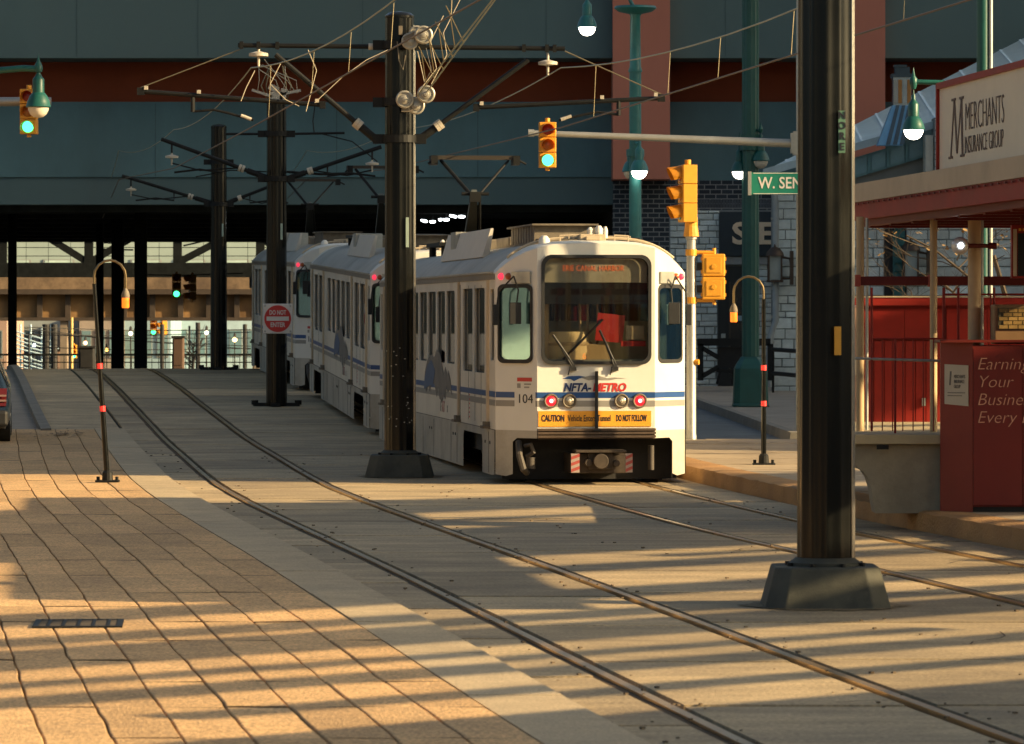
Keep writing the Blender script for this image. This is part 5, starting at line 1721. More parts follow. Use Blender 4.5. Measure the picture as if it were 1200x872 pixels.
# ------------------------------------------------------------------ stone shop wall with SE sign
STONES = [mat('stone_a', (.64, .70, .67), .9, var=.12, scale=6, bump=.6, bscale=18, rand=.16), mat('stone_b', (.60, .64, .60), .9, var=.14, scale=6, bump=.6, bscale=18, rand=.16)]
M_mort = mat('mortar', (.21, .225, .215), .95, var=.1)
def stone_courses(parent, x0, x1, z0, z1, y, rh, rw, holes, limit, axis=None, name='stone', dep=.05):
    """stones laid in courses on a plane y=const (local); axis maps (a, z, out) -> point"""
    axis = axis or (lambda a, z, o: Vector((a, y - o, z)))
    z = z0; n = 0; rest = MB(); nr = 0
    while z < z1 - .03:
        h = min(rh * random.uniform(.7, 1.35), z1 - z)
        a = x0 - random.uniform(0, rw * .5)
        while a < x1 - .02:
            w = rw * random.uniform(.55, 1.5)
            s0, s1 = max(a, x0), min(a + w, x1)
            a += w
            if s1 - s0 < .05: continue
            if any(s0 < hx1 and s1 > hx0 and z < hz1 and z + h > hz0 for hx0, hx1, hz0, hz1 in holes):
                # trim against the opening
                ok = []
                for hx0, hx1, hz0, hz1 in holes:
                    if s0 < hx1 and s1 > hx0 and z < hz1 and z + h > hz0:
                        if s0 < hx0: ok.append((s0, min(s1, hx0)))
                        elif s1 > hx1: ok.append((max(s0, hx1), s1))
                segs = ok[:1]
            else:
                segs = [(s0, s1)]
            for q0, q1 in segs:
                if q1 - q0 < .05: continue
                g = .009; o = dep * random.uniform(.35, 1.0); i_ = .010
                back = [axis(q0 + g, z + g, 0), axis(q1 - g, z + g, 0), axis(q1 - g, z + h - g, 0), axis(q0 + g, z + h - g, 0)]
                j = lambda: random.uniform(-.012, .012)
                front = [axis(q0 + g + i_ + j() * .5, z + g + i_ + j() * .4, o + j()), axis(q1 - g - i_ + j() * .5, z + g + i_ + j() * .4, o + j()), axis(q1 - g - i_ + j() * .5, z + h - g - i_ + j() * .4, o + j()), axis(q0 + g + i_ + j() * .5, z + h - g - i_ + j() * .4, o + j())]
                b = MB() if n < limit else rest
                vb = [b.bm.verts.new(p) for p in back]; vf = [b.bm.verts.new(p) for p in front]
                b.bm.faces.new(vf)
                for k in range(4): b.bm.faces.new((vb[k], vb[(k + 1) % 4], vf[(k + 1) % 4], vf[k]))
                if n < limit: b.build(name, random.choice(STONES), parent)
                else: nr += 1
                n += 1
        z += h
    if nr: tag(rest.build('stonework', STONES[0], parent), kind='stuff')
    else: rest.bm.free()
ds = 110.0
zb = zr(ds) + .145
t = thing('stone_shop', 'pale grey stone shop wall with a dark door and a sign reading SE', 'shop', (0, ds, 0))
xs = lambda px: (px - 600) * ds / F_PX
zs = lambda py: H_CAM - (py - Y_HOR) * ds / F_PX
part('wall', M_mort, xs(785), xs(906), .0, .5, zb - .2, zs(246))
holes = [(xs(840), xs(906), zs(312) - .05, zs(246)), (xs(842), xs(888), zb - .3, zs(310))]
holes = [(xs(843), xs(906), zs(301), zs(248)), (xs(841), xs(886), zb - .3, zs(309)), (xs(841), xs(906), zs(312), zs(301))]
stone_courses(t, xs(785), xs(906), zb - .1, zs(247), 0, .145, .36, holes, 290)
part('lintel', mat('lintel_stone', (.33, .33, .31), .85), xs(841), xs(906), -.1, .0, zs(310), zs(301) - .003)
sgn = part('shop_sign', mat('sign_slate', (.022, .034, .042), .6), xs(843.5), xs(905), -.16, -.001, zs(300), zs(248.5))
text('sign_letter', 'S', .74, mat('sign_tan', (.80, .62, .42), .5), sgn, (xs(866.5), -.165, zs(275)), bold=.022, ext=.02, width=(18) * ds / F_PX)
text('sign_letter', 'E', .74, mat('sign_tan', ()), sgn, (xs(897), -.165, zs(275)), bold=.022, ext=.02, width=(19) * ds / F_PX)
dr = part('door', mat('door_black', (.012, .016, .017), .4), xs(841.5), xs(886), -.04, .05, zb, zs(312))
part('door_glass', mat('door_glass', (.02, .024, .026), .12, spec=.8), xs(856), xs(872), -.05, -.042, zb + .35, zs(333), dr)
part('door_frame', mat('door_frame_brown', (.06, .045, .03), .5), xs(854), xs(856), -.06, -.041, zb + .3, zs(330), dr)
part('notice', mat('notice_pale', (.45, .47, .42), .6), xs(845), xs(850), -.05, -.041, zs(396), zs(391), dr)
part('poster', mat('poster_blue', (.3, .42, .46), .6), xs(860.5), xs(871), -.058, -.051, zs(376), zs(370), dr)
# downpipe at the corner
t = thing('downpipe', 'grey drainpipe running down the corner of the stone buildings', 'downpipe', (xs(907.5) * 104.7 / ds, 104.7, zb))
b = MB()
z_ = lambda py: zs(py) - zb
b.tube([(-.05, 0, z_(231)), (.0, 0, z_(234)), (.03, 0, z_(245)), (.03, 0, z_(376)), (-.09, 0, z_(392)), (-.12, 0, z_(418)), (-.12, 0, .05)], .075, 10)
b.build('pipe', mat('pipe_grey', (.33, .36, .36), .5, .3, var=.1), t, smooth=True)
b = MB()
for py in (262, 340, 372, 400): b.box((.02 if py < 376 else -.10, .05, z_(py)), (.2, .08, .06))
split_build(b, 'pipe_clip', M_galv, t)

# ------------------------------------------------------------------ stone house with the pale blue metal roof
dh = 105.0
xh = lambda px: (px - 600) * dh / F_PX
zh = lambda py: H_CAM - (py - Y_HOR) * dh / F_PX
t = thing('stone_house', 'old stone house with pale blue metal roof behind the red shelter', 'building', (0, 0, 0))
rake = lambda px: 211 - (px - 905) * (211 - 150) / (1107 - 905)        # the sloping eave as it runs up to the right
zbh = zp(8, dh) + .145
b = MB()
b.prism([Vector((xh(905), dh, .2)), Vector((14, dh, .2)), Vector((14, dh, zh(rake(1293)) - .06)), Vector((xh(905), dh, zh(rake(905)) - .06))], (0, .5, 0))
b.build('wall', M_mort, t)
holes = [(xh(1036), xh(1062), 0, zh(267))]
stone_courses(t, xh(905), xh(1200), zbh - .1, zh(228), dh, .20, .50, holes, 298)
wd = MB(); wd.bb(xh(1036.5), xh(1061.5), dh - .03, dh + .1, .9, zh(268)); wd = wd.build('window', M_dark, t)
b = MB(); b.bb(xh(1046), xh(1060), dh - .10, dh - .035, .9, zh(270)); b.build('shutter', mat('shutter_green', (.03, .13, .125), .5, var=.2), wd)
for k in range(11):
    b = MB(); b.box((xh(1053), dh - .11, 2.3 + k * .2), (xh(1058.5) - xh(1047.5), .03, .06), Matrix.Rotation(R(25), 3, 'X')); b.build('shutter_slat', mat('shutter_green', ()), wd)
# roof: a sloping plane that climbs to the right and away
M_bluroof = mat('blue_metal_roof', (.80, .92, .95), .5, .0, var=.06, scale=1.5, dirt=(.66, .78, .80), dscale=.5, damt=.5)
Ae = Vector((xh(893), dh - .35, zh(202))); De = Vector((14.2, dh - .35, zh(rake(1303)) + .1)); Ce = Vector((18.5, 122.0, 11.0)); Ke = Vector((xh(893) + .5, dh + 1, zh(200)))
Ce = Vector((14.4, 117.0, H_CAM + (378 - 24) * 117 / F_PX))
b = MB(); b.poly([Ae, De, Ce]); bmesh.ops.solidify(b.bm, geom=b.bm.faces[:], thickness=.08)
rf = b.build('roof', M_bluroof, t)
nn = (De - Ae).cross(Ce - Ae).normalized(); nn = nn if nn.z > 0 else -nn
for k in range(1, 14):
    f = k / 14
    p, q = Ae.lerp(De, f), Ae.lerp(Ce, f)
    b = MB(); w_ = (De - Ae).normalized() * .03
    b.prism([p - w_ + nn * .005, p + w_ + nn * .005, q + w_ + nn * .005, q - w_ + nn * .005], nn * .012)
    b.build('roof_seam', M_bluroof, rf)
b = MB(); w_ = Vector((0, 0, .10))
b.prism([Ae - w_ * 1.2, De - w_ * 1.2, De + w_ * .6, Ae + w_ * .6], (0, -.14, 0)); b.build('gutter', mat('gutter_blue', (.44, .56, .60), .45, .1), rf)
def slope_panel(x0, x1, top, bot, y, dep, nm, m, par):
    b = MB()
    b.prism([Vector((xh(x0), y, zh(rake(x0) + bot))), Vector((xh(x1), y, zh(rake(x1) + bot))), Vector((xh(x1), y, zh(rake(x1) + top))), Vector((xh(x0), y, zh(rake(x0) + top)))], (0, -dep, 0))
    return b.build(nm, m, par)
fz = slope_panel(950, 1088, 3, 27, dh - .075, .05, 'frieze', mat('frieze_teal', (.12, .25, .27), .5, var=.15), t)
for k in range(6):
    slope_panel(955 + k * 22, 955 + k * 22 + 16, 6, 24, dh - .128, .012, 'pane', mat('attic_pane', (.16, .30, .35), .15), fz)
    slope_panel(955 + k * 22 + 17.5, 955 + k * 22 + 20.5, 4, 26, dh - .128, .04, 'mullion', mat('frieze_teal', ()), fz)
b = MB(); b.bb(xh(1091), xh(1112), dh - .9, dh - .12, zh(236), zh(140)); ch = b.build('chimney', M_mort, t)
stone_courses(t, xh(1091), xh(1112), zh(235), zh(141), dh - .9, .17, .24, [], 40)
b = MB(); b.bb(xh(1081), xh(1090), dh - .8, dh - .14, zh(230), zh(160)); b.build('dormer_cheek', mat('cream_paint', (.6, .58, .5), .5), t)
A = Vector((xh(905), dh, 0)); ux = Vector((1, 0, 0)); out = Vector((0, -1, 0))
# metal ventilator standing on the roof
d = 104.0
v = P(1057, 124, d)
tt = thing('roof_ventilator', 'square metal roof ventilator with shiny panels on the blue roof', 'ventilator', v)
b = MB(); b.bb(-.22, .20, -.2, .2, 0, .66); bo = b.build('body', mat('vent_metal', (.40, .44, .46), .25, .8, var=.2), tt)
for k, m in enumerate((M_galv, mat('copper_reflection', (.45, .22, .08), .3, .8), mat('vent_metal', ()), mat('copper_reflection', ()))):  # copper-toned reflections put into the colour of the panels
    b = MB(); b.bb(-.21 + k * .105, -.125 + k * .105, -.225, -.203, .05, .6); b.build('panel', m, bo)
b = MB(); b.bb(-.26, .24, -.24, .24, .66, .74); b.bb(-.17, .17, -.17, .17, .74, .90); b.bb(-.2, .1, -.2, .1, .9, .95); b.build('cap', mat('vent_dark', (.07, .10, .12), .4, .5), tt)
b = MB()
b.prism([Vector((-.24, -.22, 0)), Vector((.22, -.22, 0)), Vector((-.02, -.5, -.95)), Vector((-.62, -.5, -.95))], (0, .4, 0)); b.build('flashing', mat('flashing_blue', (.16, .36, .55), .4, .2, var=.2), tt)
b = MB()
for k in range(3):
    b.prism([Vector((-.16 + k * .14, -.235, 0)), Vector((-.08 + k * .14, -.235, 0)), Vector((-.32 + k * .16, -.515, -.93)), Vector((-.42 + k * .16, -.515, -.93))], (0, -.008, 0))
split_build(b, 'flashing_strip', mat('vent_dark', ()), tt)

# wall lanterns
def lantern(label, p, s):
    t = thing('wall_lantern', label, 'lantern', p, group='brown wall lanterns')
    b = MB()
    for x in (-.15, .15):
        for y in (-.15, .15): b.bb(x * s - .02, x * s + .02, y * s - .02, y * s + .02, -.3 * s, .3 * s)
    b.bb(-.19 * s, .19 * s, -.19 * s, .19 * s, -.34 * s, -.29 * s)
    b.build('frame', mat('lantern_brown', (.07, .045, .03), .5, .4), t)
    b = MB(); b.lathe([(.22 * s, .28 * s), (.20 * s, .36 * s), (.12 * s, .46 * s), (.03 * s, .50 * s), (.01, .56 * s)], n=16); b.build('cap', mat('lantern_brown', ()), t, smooth=True)
    b = MB(); b.bb(-.13 * s, .13 * s, -.13 * s, .13 * s, -.28 * s, .28 * s); b.build('pane', mat('lantern_glass', (.30, .34, .32), .2), t)
    b = MB(); b.tube([(.18 * s, 0, -.25 * s), (.36 * s, .05, -.25 * s), (.4 * s, .1, 0), (.36 * s, .05, .22 * s), (.18 * s, 0, .25 * s)], .03 * s, 6); b.bb(.36 * s, .44 * s, -.05, .2, -.4 * s, .4 * s); b.build('bracket', mat('lantern_brown', ()), t)
lantern('brown wall lantern on the corner above the shop door', P(908, 314, 104.6), 1.0)
lantern('brown arched wall lantern beside the teal shutter', P(1067, 309, 104.6), 1.08)

# black timber barrier in front of the shop
d = 104.0
z0 = zp(5.2, d) + .145
t = thing('timber_barrier', 'black timber barrier with slanting braces in front of the shop', 'barrier', (0, d, z0))
pz = lambda py: H_CAM - (py - Y_HOR) * d / F_PX - z0
def bar(x0, y0, x1, y1, w, nm='brace', dep=.12):
    b = MB(); p = Vector((xx(x0, d), 0, pz(y0))); q = Vector((xx(x1, d), 0, pz(y1)))
    u_ = (q - p).normalized(); n_ = Vector((-u_.z, 0, u_.x)) * w / 2
    b.prism([p + n_, q + n_, q - n_, p - n_], (0, dep, 0)); b.build(nm, M_iron, t)
bar(817, 401, 903, 401, .17, 'top_rail')
bar(821, 403, 821, 446, .13, 'post'); bar(903, 403, 903, 446, .13, 'post')
bar(823, 408, 842, 419, .11); bar(823, 441, 842, 430, .11)
bar(840, 434, 868, 436, .09, 'bench_seat', .5); bar(844, 436, 840, 450, .05, 'leg'); bar(859, 436, 858, 450, .05, 'leg')
b = MB(); b.bb(xx(842, d), xx(872, d), .3, .4, pz(431), pz(407)); b.build('back_board', M_dark, t)
# hand rail along the stone house
t = thing('hand_rail', 'black two-bar hand rail along the foot of the stone house', 'hand rail', (0, 0, 0))
HR0 = Vector((P(906, 0, 103).x, 103, zp(6.1, 103) + .145)); HR1 = Vector((8.6, 84, zp(8.6, 84) + .145))
for z_ in (1.0, .45):
    b = MB(); b.cyl(HR0 + Vector((0, 0, z_)), HR1 + Vector((0, 0, z_)), .05, n=8); b.build('bar', M_iron, t)
for k in range(6):
    p = HR0.lerp(HR1, k / 5); b = MB(); b.cyl(p, p + Vector((0, 0, 1.03)), .03, n=8); b.build('post', M_iron, t)

# ------------------------------------------------------------------ red station shelter and raised platform
CE = lambda d: 3.73 + (48.5 - d) * .102            # outer edge of the canopy
t = thing('station_shelter', 'red and tan station shelter with a flat canopy at the right edge', 'shelter', (0, 0, 0))
def along(d0, d1, off0, off1, z0, z1):
    return [Vector((CE(d0) + off0, d0, z0)), Vector((CE(d1) + off0, d1, z0)), Vector((CE(d1) + off1, d1, z0)), Vector((CE(d0) + off1, d0, z0))], Vector((0, 0, z1 - z0))
b = MB(); b.prism(*along(30, 49.0, .0, 3.6, 3.41, 3.61)); cn = b.build('canopy_fascia', M_fascia, t)
b = MB(); b.prism(*along(30, 48.95, .02, 3.5, 3.22, 3.407)); b.build('canopy_band', M_maroon, t)
for k in range(16):
    b = MB(); d_ = 48.4 - k * 1.2; b.prism(*along(d_ - .1, d_, .15, 3.3, 3.13, 3.217)); b.build('soffit_rib', M_mdark, t)
b = MB(); b.prism(*along(30, 48.9, .10, .22, 3.15, 3.218)); b.build('soffit_edge', M_mdark, t)
b = MB()
for k in range(60):
    d_ = 48.8 - k * .3
    b.box((CE(d_) - .004, d_, 3.385), (.012, .14, .018))
tag(b.build('drip_studs', M_mdark, t), kind='stuff')
# back wall of boards with a cap
dw = 50.5
xw = lambda px, d=dw: (px - 600) * d / F_PX
zw = lambda py, d=dw: H_CAM - (py - Y_HOR) * d / F_PX
b = MB(); b.bb(xw(1011), 6.4, dw, dw + .08, .95, zw(353)); bw = b.build('board_wall', M_maroon, t)
px = 1012
while px < 1235:
    w_ = 12.2
    b = MB(); b.bb(xw(px), xw(px + w_ - .9), dw - .03, dw - .002, .97, zw(400) if True else 0); b.build('board', M_maroon, bw); px += w_
for px in (1012, 1060, 1109, 1157):
    b = MB(); b.bb(xw(px), xw(px + 47.5), dw - .03, dw - .002, zw(398), zw(362)); b.build('panel', M_maroon, bw)
b = MB(); b.bb(xw(1001), 6.5, dw - .08, dw + .14, zw(358), zw(349)); b.build('wall_cap', M_maroon, bw)
b = MB(); b.bb(xw(1001), 6.5, dw - .09, dw + .15, zw(349) + .003, zw(347)); b.build('cap_flashing', M_fascia, bw)
b = MB(); b.bb(xw(996), xw(1010.5), dw - .06, dw + .12, .96, zw(359)); b.build('end_post', mat('end_post_pink', (.45, .27, .19), .5, var=.1), t)
b = MB(); b.bb(xw(996), xw(1010.5), dw - .075, dw - .062, 1.5, zw(418)); b.build('pale_plate', mat('pale_plate', (.6, .5, .38), .5), t)
b = MB(); b.box((xw(1082), dw - .05, zw(471)), (.04, .04, .09)); b.box((xw(1007), dw - .08, zw(470)), (.025, .03, .07)); split_build(b, 'latch', M_galv, t)
# raised concrete deck on a curved bracket wall
dd = 44.8
xd = lambda px: (px - 600) * dd / F_PX
zd = lambda py: H_CAM - (py - Y_HOR) * dd / F_PX
M_deckc = mat('deck_concrete', (.33, .275, .185), .8, var=.2, scale=2.5, bump=.35, bscale=30, dirt=(.17, .135, .085), dscale=1.2, damt=.6)
b = MB(); b.bb(3.44, 6.4, dd, 51.2, .87, .97); b.build('deck', mat('deck_top', (.42, .34, .20), .75, var=.12, scale=3, bump=.2), t, bevel=.008)
b = MB()
prof = [(3.46, .865), (3.46, .70), (3.50, .62)] + [(3.50 + .16 * math.sin(R(a)) , .62 - .40 * (1 - math.cos(R(a)))) for a in (20, 40, 60, 80)] + [(3.68, .17), (5.3, .17), (5.3, .865)]
b.prism([Vector((a, dd + .10, z)) for a, z in prof], (0, .5, 0)); b.build('deck_wall', M_deckc, t)
b = MB(); b.bb(3.68, 3.80, dd - .04, dd - .0, .82, .865); b.build('deck_angle', M_iron, t)
# tan posts and red beam with rails
for (px, d_, r, z0_, z1_) in ((1008, 46.2, .042, .97, 3.2), (1094, 45.8, .038, .97, 3.2), (1142, 45.2, .068, .2, 3.18)):
    b = MB(); x_ = (px - 600) * d_ / F_PX; b.cyl((x_, d_, z0_), (x_, d_, z1_), r, n=18); b.build('post', M_tan, t, smooth=True)
for (px, d_) in ((1016, 46.6), (1151, 45.4), (1161, 52)):
    b = MB(); x_ = (px - 600) * d_ / F_PX; b.cyl((x_, d_, .97), (x_, d_, 3.2), .016, n=8); b.build('pipe', M_galv, t)
db = 45.9
xb = lambda px: (px - 600) * db / F_PX
zb_ = lambda py: H_CAM - (py - Y_HOR) * db / F_PX
b = MB(); b.bb(3.42, 6.3, db - .06, db + .04, zb_(334.5), zb_(324)); b.build('beam', M_mdark, t, bevel=.006)
for px in (1003, 1092):
    b = MB(); b.bb(xb(px - 5), xb(px + 5), db - .085, db + .06, zb_(336), zb_(322)); b.build('beam_block', mat('block_red', (.36, .055, .03), .5), t, bevel=.008)
dr_ = 45.3
xr = lambda px: (px - 600) * dr_ / F_PX
zr_ = lambda py: H_CAM - (py - Y_HOR) * dr_ / F_PX
def rail_bar(x0, y0, x1, y1, r=.011, m=None, nm='rail'):
    b = MB(); b.cyl((xr(x0), dr_, zr_(y0)), (xr(x1), dr_, zr_(y1)), r, n=8); b.build(nm, m or M_maroon, t)
rail_bar(1021.5, 337, 1021.5, 505, .013, nm='rail_post'); rail_bar(1049, 397, 1049, 512, .012, nm='rail_post')
rail_bar(1106, 337, 1106, 590, .016, nm='rail_post'); rail_bar(1123, 337, 1123, 400, .013, nm='rail_post'); rail_bar(1165, 337, 1165, 400, .013, nm='rail_post'); rail_bar(1161, 345, 1161, 400, .009, nm='rail_post')
rail_bar(1021.5, 397, 1106, 397, .009)
rail_bar(1106, 345, 1235, 345, .010)
for px in range(1034, 1104, 12):
    rail_bar(px, 397, px, 505, .006, nm='baluster')
rail_bar(998, 420, 1105, 423, .014, M_galv)
# cream sign board on the canopy
SD = lambda d: CE(d) + .10
t = thing('shelter_sign', 'cream sign board reading MERCHANTS INSURANCE GROUP on top of the canopy', 'sign', (SD(44.0), 44.0, 3.613), 0)
ang = math.atan2(-1, .102)                 # local +x runs towards the viewer along the canopy edge
t.rotation_euler = (0, 0, ang)
MB().bb(0, 9.2, -.05, .10, .0, .80).build('board', mat('sign_cream', (.85, .77, .62), .22, var=.05, scale=1.5, spec=.6), t)
b = MB(); b.bb(-.05, 8.65, -.08, .12, .80, .86); b.bb(-.05, .0, -.08, .12, -.002, .80); b.build('frame', M_maroon, t)
M_ink = mat('sign_ink', (.06, .025, .02), .5)
MI = MB()
zt, z0 = .66, .10
xm = .52
for (xa, za, xb2, zb2, w_) in ((xm + .05, z0, xm + .22, zt, .05), (xm + .22, zt, xm + .36, z0 + .03, .065), (xm + .36, z0 + .03, xm + .56, zt, .04), (xm + .56, zt, xm + .62, z0, .075)):
    MI.prism([Vector((xa - w_ / 2, -.056, za)), Vector((xa + w_ / 2, -.056, za)), Vector((xb2 + w_ / 2, -.056, zb2)), Vector((xb2 - w_ / 2, -.056, zb2))], (0, .004, 0))
for xa, za in ((xm + .05, z0), (xm + .62, z0), (xm + .2, zt), (xm + .57, zt)):
    MI.bb(xa - .10, xa + .10, -.058, -.0525, za - .012, za + .012)
MI.build('large_initial', M_ink, t)
text('lettering', 'MERCHANTS', .40, M_ink, t, (xm + .74, -.055, .45), align='LEFT', width=1.75, bold=-.009)
text('lettering', 'INSURANCE GROUP', .25, M_ink, t, (xm + .72, -.055, .185), align='LEFT', width=1.75, bold=-.005)
# red box with the slogan
dbx = 44.5
xq = lambda px: (px - 600) * dbx / F_PX
t = thing('slogan_box', 'dark red cabinet with pale italic slogan Earning Your Business on its front', 'cabinet', (xq(1140), dbx, .2))
Wb, Hb = 1.05, 1.70
MB().bb(0, Wb, 0, .6, .05, Hb - .03).build('body', M_mdark, t)
for k in range(2):
    MB().bb(.0 + k * .50 + .004, .496 + k * .50, -.018, -.001, .07, Hb - .06).build('front_panel', mat('slogan_red', (.14, .010, .007), .4, var=.08, scale=2), t)
b = MB(); b.prism([Vector((-.002, -.02, .0)), Vector((-.30, .26, .0)), Vector((-.30, .30, .0)), Vector((-.002, .06, .0))], (0, 0, Hb)); sp_ = b.build('side_panel', mat('side_red_lit', (.26, .03, .016), .45, var=.12, scale=2, spec=.35), t)  # lighter than the front: the brighter light on this side put into its red
b = MB(); b.bb(-.33, Wb + .02, -.03, .62, Hb, Hb + .025); b.build('top', M_mdark, t)
b = MB(); b.bb(-.02, Wb, .02, .58, -.0, .05); b.build('plinth', M_dark, t)
e0, e1 = Vector((-.002, -.02, 0)), Vector((-.30, .26, 0))
un = (e0 - e1).normalized(); nn = Vector((un.y, -un.x, 0)); nn = nn if nn.y < 0 else -nn
b = MB(); pa, pb = e1 + un * .06, e0 - un * .05
b.prism([pa + nn * .004 + Vector((0, 0, 1.08)), pb + nn * .004 + Vector((0, 0, 1.06)), pb + nn * .004 + Vector((0, 0, 1.47)), pa + nn * .004 + Vector((0, 0, 1.48))], nn * .006); nt_ = b.build('notice', mat('notice_cream', (.56, .47, .33), .5, var=.06), t)
rz_n = math.atan2(un.y, un.x)
mid = (pa + pb) / 2 + nn * .0115
text('lettering', 'MERCHANTS\nINSURANCE\nGROUP', .05, mat('notice_ink', (.17, .14, .11), .6), t, mid + un * -.03 + Vector((0, 0, 1.38)), rot=(R(90), 0, rz_n), align='LEFT', width=.14)
b = MB()
for k, (l0, l1) in enumerate(((.0, .22), (.0, .18))):
    p = pa + un * (.04 + l0) + nn * .011; q = pa + un * (.04 + l1) + nn * .011
    b.prism([p + Vector((0, 0, 1.19 - .03 * k)), q + Vector((0, 0, 1.19 - .03 * k)), q + Vector((0, 0, 1.198 - .03 * k)), p + Vector((0, 0, 1.198 - .03 * k))], nn * .002)
p = pa + un * .06 + nn * .011
b.prism([p + Vector((0, 0, 1.27)), p + un * .02 + Vector((0, 0, 1.27)), p + un * .03 + Vector((0, 0, 1.41)), p + un * .01 + Vector((0, 0, 1.41))], nn * .002)
split_build(b, 'fine_print', mat('notice_ink', ()), t)
M_slog = mat('slogan_pink', (.62, .33, .22), .5)
for k, s_ in enumerate(('Earning', 'Your', 'Business', 'Every Day')):
    text('lettering', s_, .175, M_slog, t, (.035, -.021, (zw(427, dbx) - .2) - .1785 * k), align='LEFT', shear=.25, xs=1.0, bold=-.003)
# hanging sign, globe lamp and display box at the right edge
b_ = P(1192, 295, 43.5)
t = thing('hanging_sign', 'dark hanging sign in a maroon frame under the canopy at the right edge', 'hanging sign', b_)
MB().bb(-.06, .7, -.05, .05, -.26, .26).build('frame', M_maroon, t)
MB().bb(.0, .66, -.06, -.052, -.24, .18).build('face', mat('sign_black', (.01, .01, .01), .3), t)
MB().bb(-.045, -.01, -.062, -.052, -.24, .22).build('edge_strip', M_fascia, t)
b = MB()
for k in range(9): b.box((.02 + k * .04, -.062, .215), (.022, .012, .025))
tag(b.build('gold_studs', M_orange, t), kind='stuff')
b = MB(); b.cyl((.05, 0, .26), (.05, 0, 3.15 - b_.z), .02); b.cyl((.6, 0, .26), (.6, 0, 3.15 - b_.z), .02); b.build('hanger', M_mdark, t)
q = P(1125, 288, 45.0)
t = thing('globe_lamp', 'clear round globe lamp bracketed to the tan column', 'globe lamp', q)
b = MB(); n_ = 16
b.lathe([(.002, .075)] + [(.075 * math.sin(R(a)), .075 * math.cos(R(a))) for a in range(15, 180, 15)] + [(.002, -.075)], n=24)
for v in b.bm.verts: v.co *= 1.2
b.build('globe', mat('globe_glass', (.72, .74, .72), .06, spec=.9, coat=.8), t, smooth=True)
b = MB(); b.lathe([(.002, .03), (.024, .02), (.03, 0), (.024, -.02), (.002, -.03)], (0, -.085, 0), 12); b.build('bulb', emit('globe_glint', '#EAF4FF', 5), t, smooth=True)  # glowing bead on the globe's front, added for its glint
b = MB(); b.cyl((.06, 0, 0), (.30, 0.1, 0), .022); b.cyl((.06, 0, 0), (.09, 0, 0), .035); b.cyl((.3, .1, 0), (.38, .1, 0), .035); b.build('arm', M_mdark, t)
b = MB(); b.tube([(-.0, 0, -.075), (-.02, 0, -.12), (-.035, 0, -.15)], .01, 6); b.build('pull_chain', M_wire, t)
q = P(1182, 380, 44.9)
t = thing('display_box', 'small tan display box with a mosaic panel standing on the red cabinet', 'box', q)
MB().bb(-.15, .55, -.06, .3, -.2, .2).build('case', mat('case_tan', (.20, .12, .055), .5, var=.15), t, bevel=.012)
fr = MB(); fr.bb(-.115, .5, -.072, -.061, -.055, .165); fr = fr.build('panel', mat('panel_dark', (.05, .045, .025), .4), t)
for r in range(5):
    for c in range(6):
        b = MB(); x0 = -.105 + c * .098 + (.045 if r % 2 else 0); b.bb(x0, x0 + .088, -.08, -.073, -.045 + r * .042, -.010 + r * .042); b.build('tile', mat('mosaic_gold', (.23, .15, .05), .4, var=.4, scale=8, rand=.4), fr)

# ------------------------------------------------------------------ bare trees
def bare_tree(label, base, h, seed, spread, leaves):
    rnd = random.Random(seed)
    t = thing('bare_tree', label, 'tree', base)
    tr, cr = MB(), MB(); lv = MB(); tips = []
    def grow(p, dirv, L, r, lev, target):
        pts = [p]; q = p; dv = dirv
        n = 4
        for k in range(n):
            dv = (dv + Vector((rnd.gauss(0, .12), rnd.gauss(0, .12), rnd.gauss(.03, .10)))).normalized()
            q = q + dv * L / n; pts.append(q)
        target.tube(pts, [r * (1 - .5 * k / n) for k in range(n + 1)], 6 if lev < 2 else 4)
        if lev >= 4: tips.append(q); return
        m = 4 if lev < 2 else 3
        for k in range(m):
            f = rnd.uniform(.35, 1)
            i_ = min(n, max(1, int(f * n + .5)))
            a = rnd.uniform(0, 6.28); tl = rnd.uniform(.5, 1.0)
            side = Vector((math.cos(a), math.sin(a), .15)) * spread
            grow(pts[i_], (dv * (1 - tl * .5) + side * tl).normalized(), L * rnd.uniform(.5, .72), r * .42, lev + 1, cr)
    grow(Vector((0, 0, 0)), Vector((0, 0, 1)), h * .42, h * .009, 0, tr)
    mb_ = mat('bark', (.075, .055, .036), .9, var=.3, scale=8, bump=.4, bscale=40)
    tr.build('trunk', mb_, t, smooth=True); cr.build('crown', mb_, t)
    for p in tips:
        for k in range(leaves):
            c = p + Vector((rnd.gauss(0, .06), rnd.gauss(0, .06), rnd.gauss(-.03, .06))); a = rnd.uniform(0, 6.28); s_ = rnd.uniform(.02, .045)
            u_ = Vector((math.cos(a), math.sin(a), rnd.uniform(-.6, .6))) * s_; w_ = Vector((-math.sin(a), math.cos(a), rnd.uniform(-1, 0))) * s_ * .6
            lv.poly([c - u_, c + w_, c + u_, c - w_])
    if leaves: tag(lv.build('dry_leaves', mat('dead_leaf', (.24, .15, .055), .8, var=.4, scale=4), t), kind='stuff')
    else: lv.bm.free()
bare_tree('bare tree with dry leaves standing behind the station shelter', (P(1200, 0, 62).x + .1, 62, .2), 6.9, 11, 1.0, 3)
bare_tree('low bare tree in front of the old stone house', (P(1120, 0, 71).x, 71, .3), 4.6, 5, 1.1, 0)

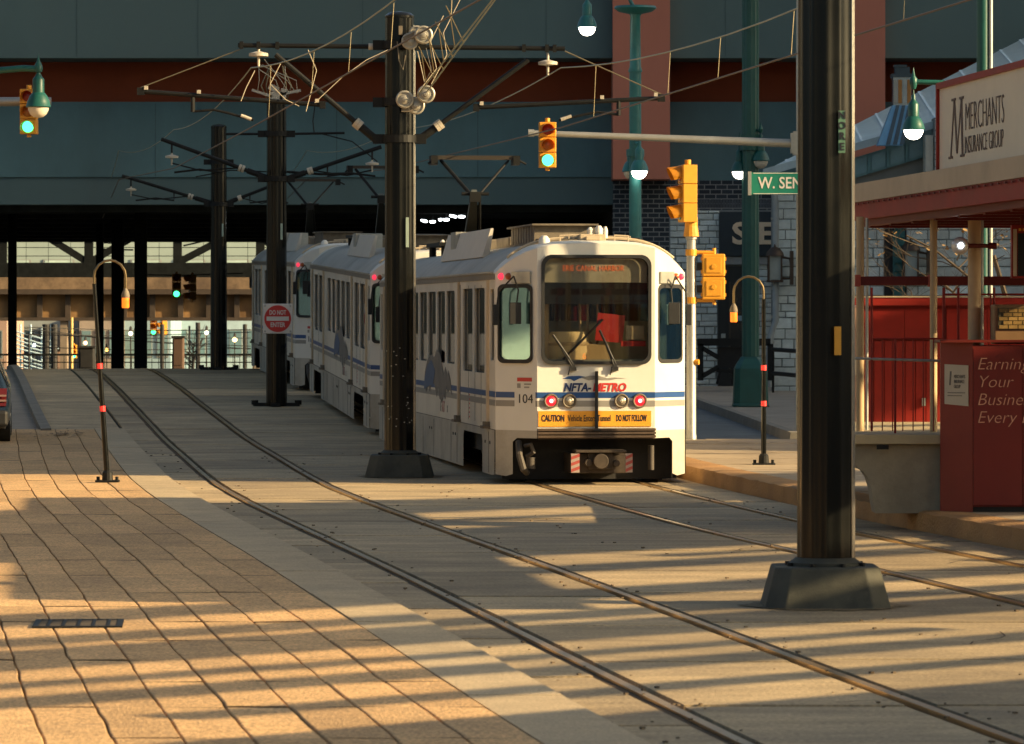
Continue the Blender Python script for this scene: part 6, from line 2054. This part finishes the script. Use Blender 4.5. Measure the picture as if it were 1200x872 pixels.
# ------------------------------------------------------------------ dark car at the left edge
base = Vector((P(18, 0, 71).x - 1.02, 71, zp(-8.9, 71) + .02))
t = thing('parked_car', 'dark blue estate car cut off by the left edge, red tail light showing', 'car', base, R(6))
secs = [(0.0, .30, .86, .62, .80), (.12, .26, .90, .90, .84), (.55, .24, .92, 1.30, .72), (1.0, .24, .92, 1.42, .68), (2.6, .24, .92, 1.44, .68), (3.2, .24, .92, 1.05, .80), (4.2, .26, .88, .92, .80), (4.5, .30, .80, .70, .75)]
b = MB()
def sec(y, zb0, w, zt_, wt):
    zm = min(.86, zt_ - .02)
    return [Vector(p) for p in ((-w + .06, y, zb0), (w - .06, y, zb0), (w, y, zb0 + .15), (w, y, zm), (wt, y, zt_ - .03), (wt - .1, y, zt_), (-wt + .1, y, zt_), (-wt, y, zt_ - .03), (-w, y, zm), (-w, y, zb0 + .15))]
loft(b, [sec(*s_) for s_ in secs]); b.build('body', mat('car_paint', (.010, .02, .034), .2, .2, var=.1, coat=.6), t, smooth=True)
M_cg = mat('car_glass', (.015, .02, .022), .08, spec=.8)
b = MB(); b.prism([Vector((-.66, .155, .93)), Vector((.66, .155, .93)), Vector((.58, .50, 1.24)), Vector((-.58, .50, 1.24))], (0, -.03, .025)); b.build('rear_window', M_cg, t)
for s_ in (-1, 1):
    b = MB(); b.prism([Vector((s_ * .905, .7, .92)), Vector((s_ * .905, 3.0, .92)), Vector((s_ * .74, 2.6, 1.34)), Vector((s_ * .74, .85, 1.34))], (s_ * .02, 0, .004)); b.build('side_window', M_cg, t)
    b = MB(); b.prism([Vector((s_ * .50, -.012, .62)), Vector((s_ * .865, -.005, .62)), Vector((s_ * .88, .12, .90)), Vector((s_ * .62, .11, .90))], (0, -.02, .01)); tlg = b.build('tail_light', mat('tail_red_glass', (.09, .008, .007), .3), t)
    for zz in (.70, .78):
        b = MB(); b.bb(min(s_ * .54, s_ * .87), max(s_ * .54, s_ * .87), -.03, .0, zz, zz + .03); b.build('reflector', mat('tail_white', (.22, .14, .12), .4), tlg)
    for y in (.85, 3.55):
        w_ = MB(); w_.cyl((s_ * .70, y, .31), (s_ * .925, y, .31), .31, n=24); wh = w_.build('wheel', M_rubber, t)
        w_ = MB(); w_.cyl((s_ * .90, y, .31), (s_ * .932, y, .31), .19, n=18); w_.build('rim', M_galv, wh)
b = MB(); b.bb(-.90, .90, -.14, .10, .30, .56); b.build('bumper', M_rubber, t, bevel=.05)
b = MB(); b.bb(-.26, .26, -.15, -.141, .40, .51); b.build('number_plate', mat('plate_pale', (.55, .55, .5), .5), t)
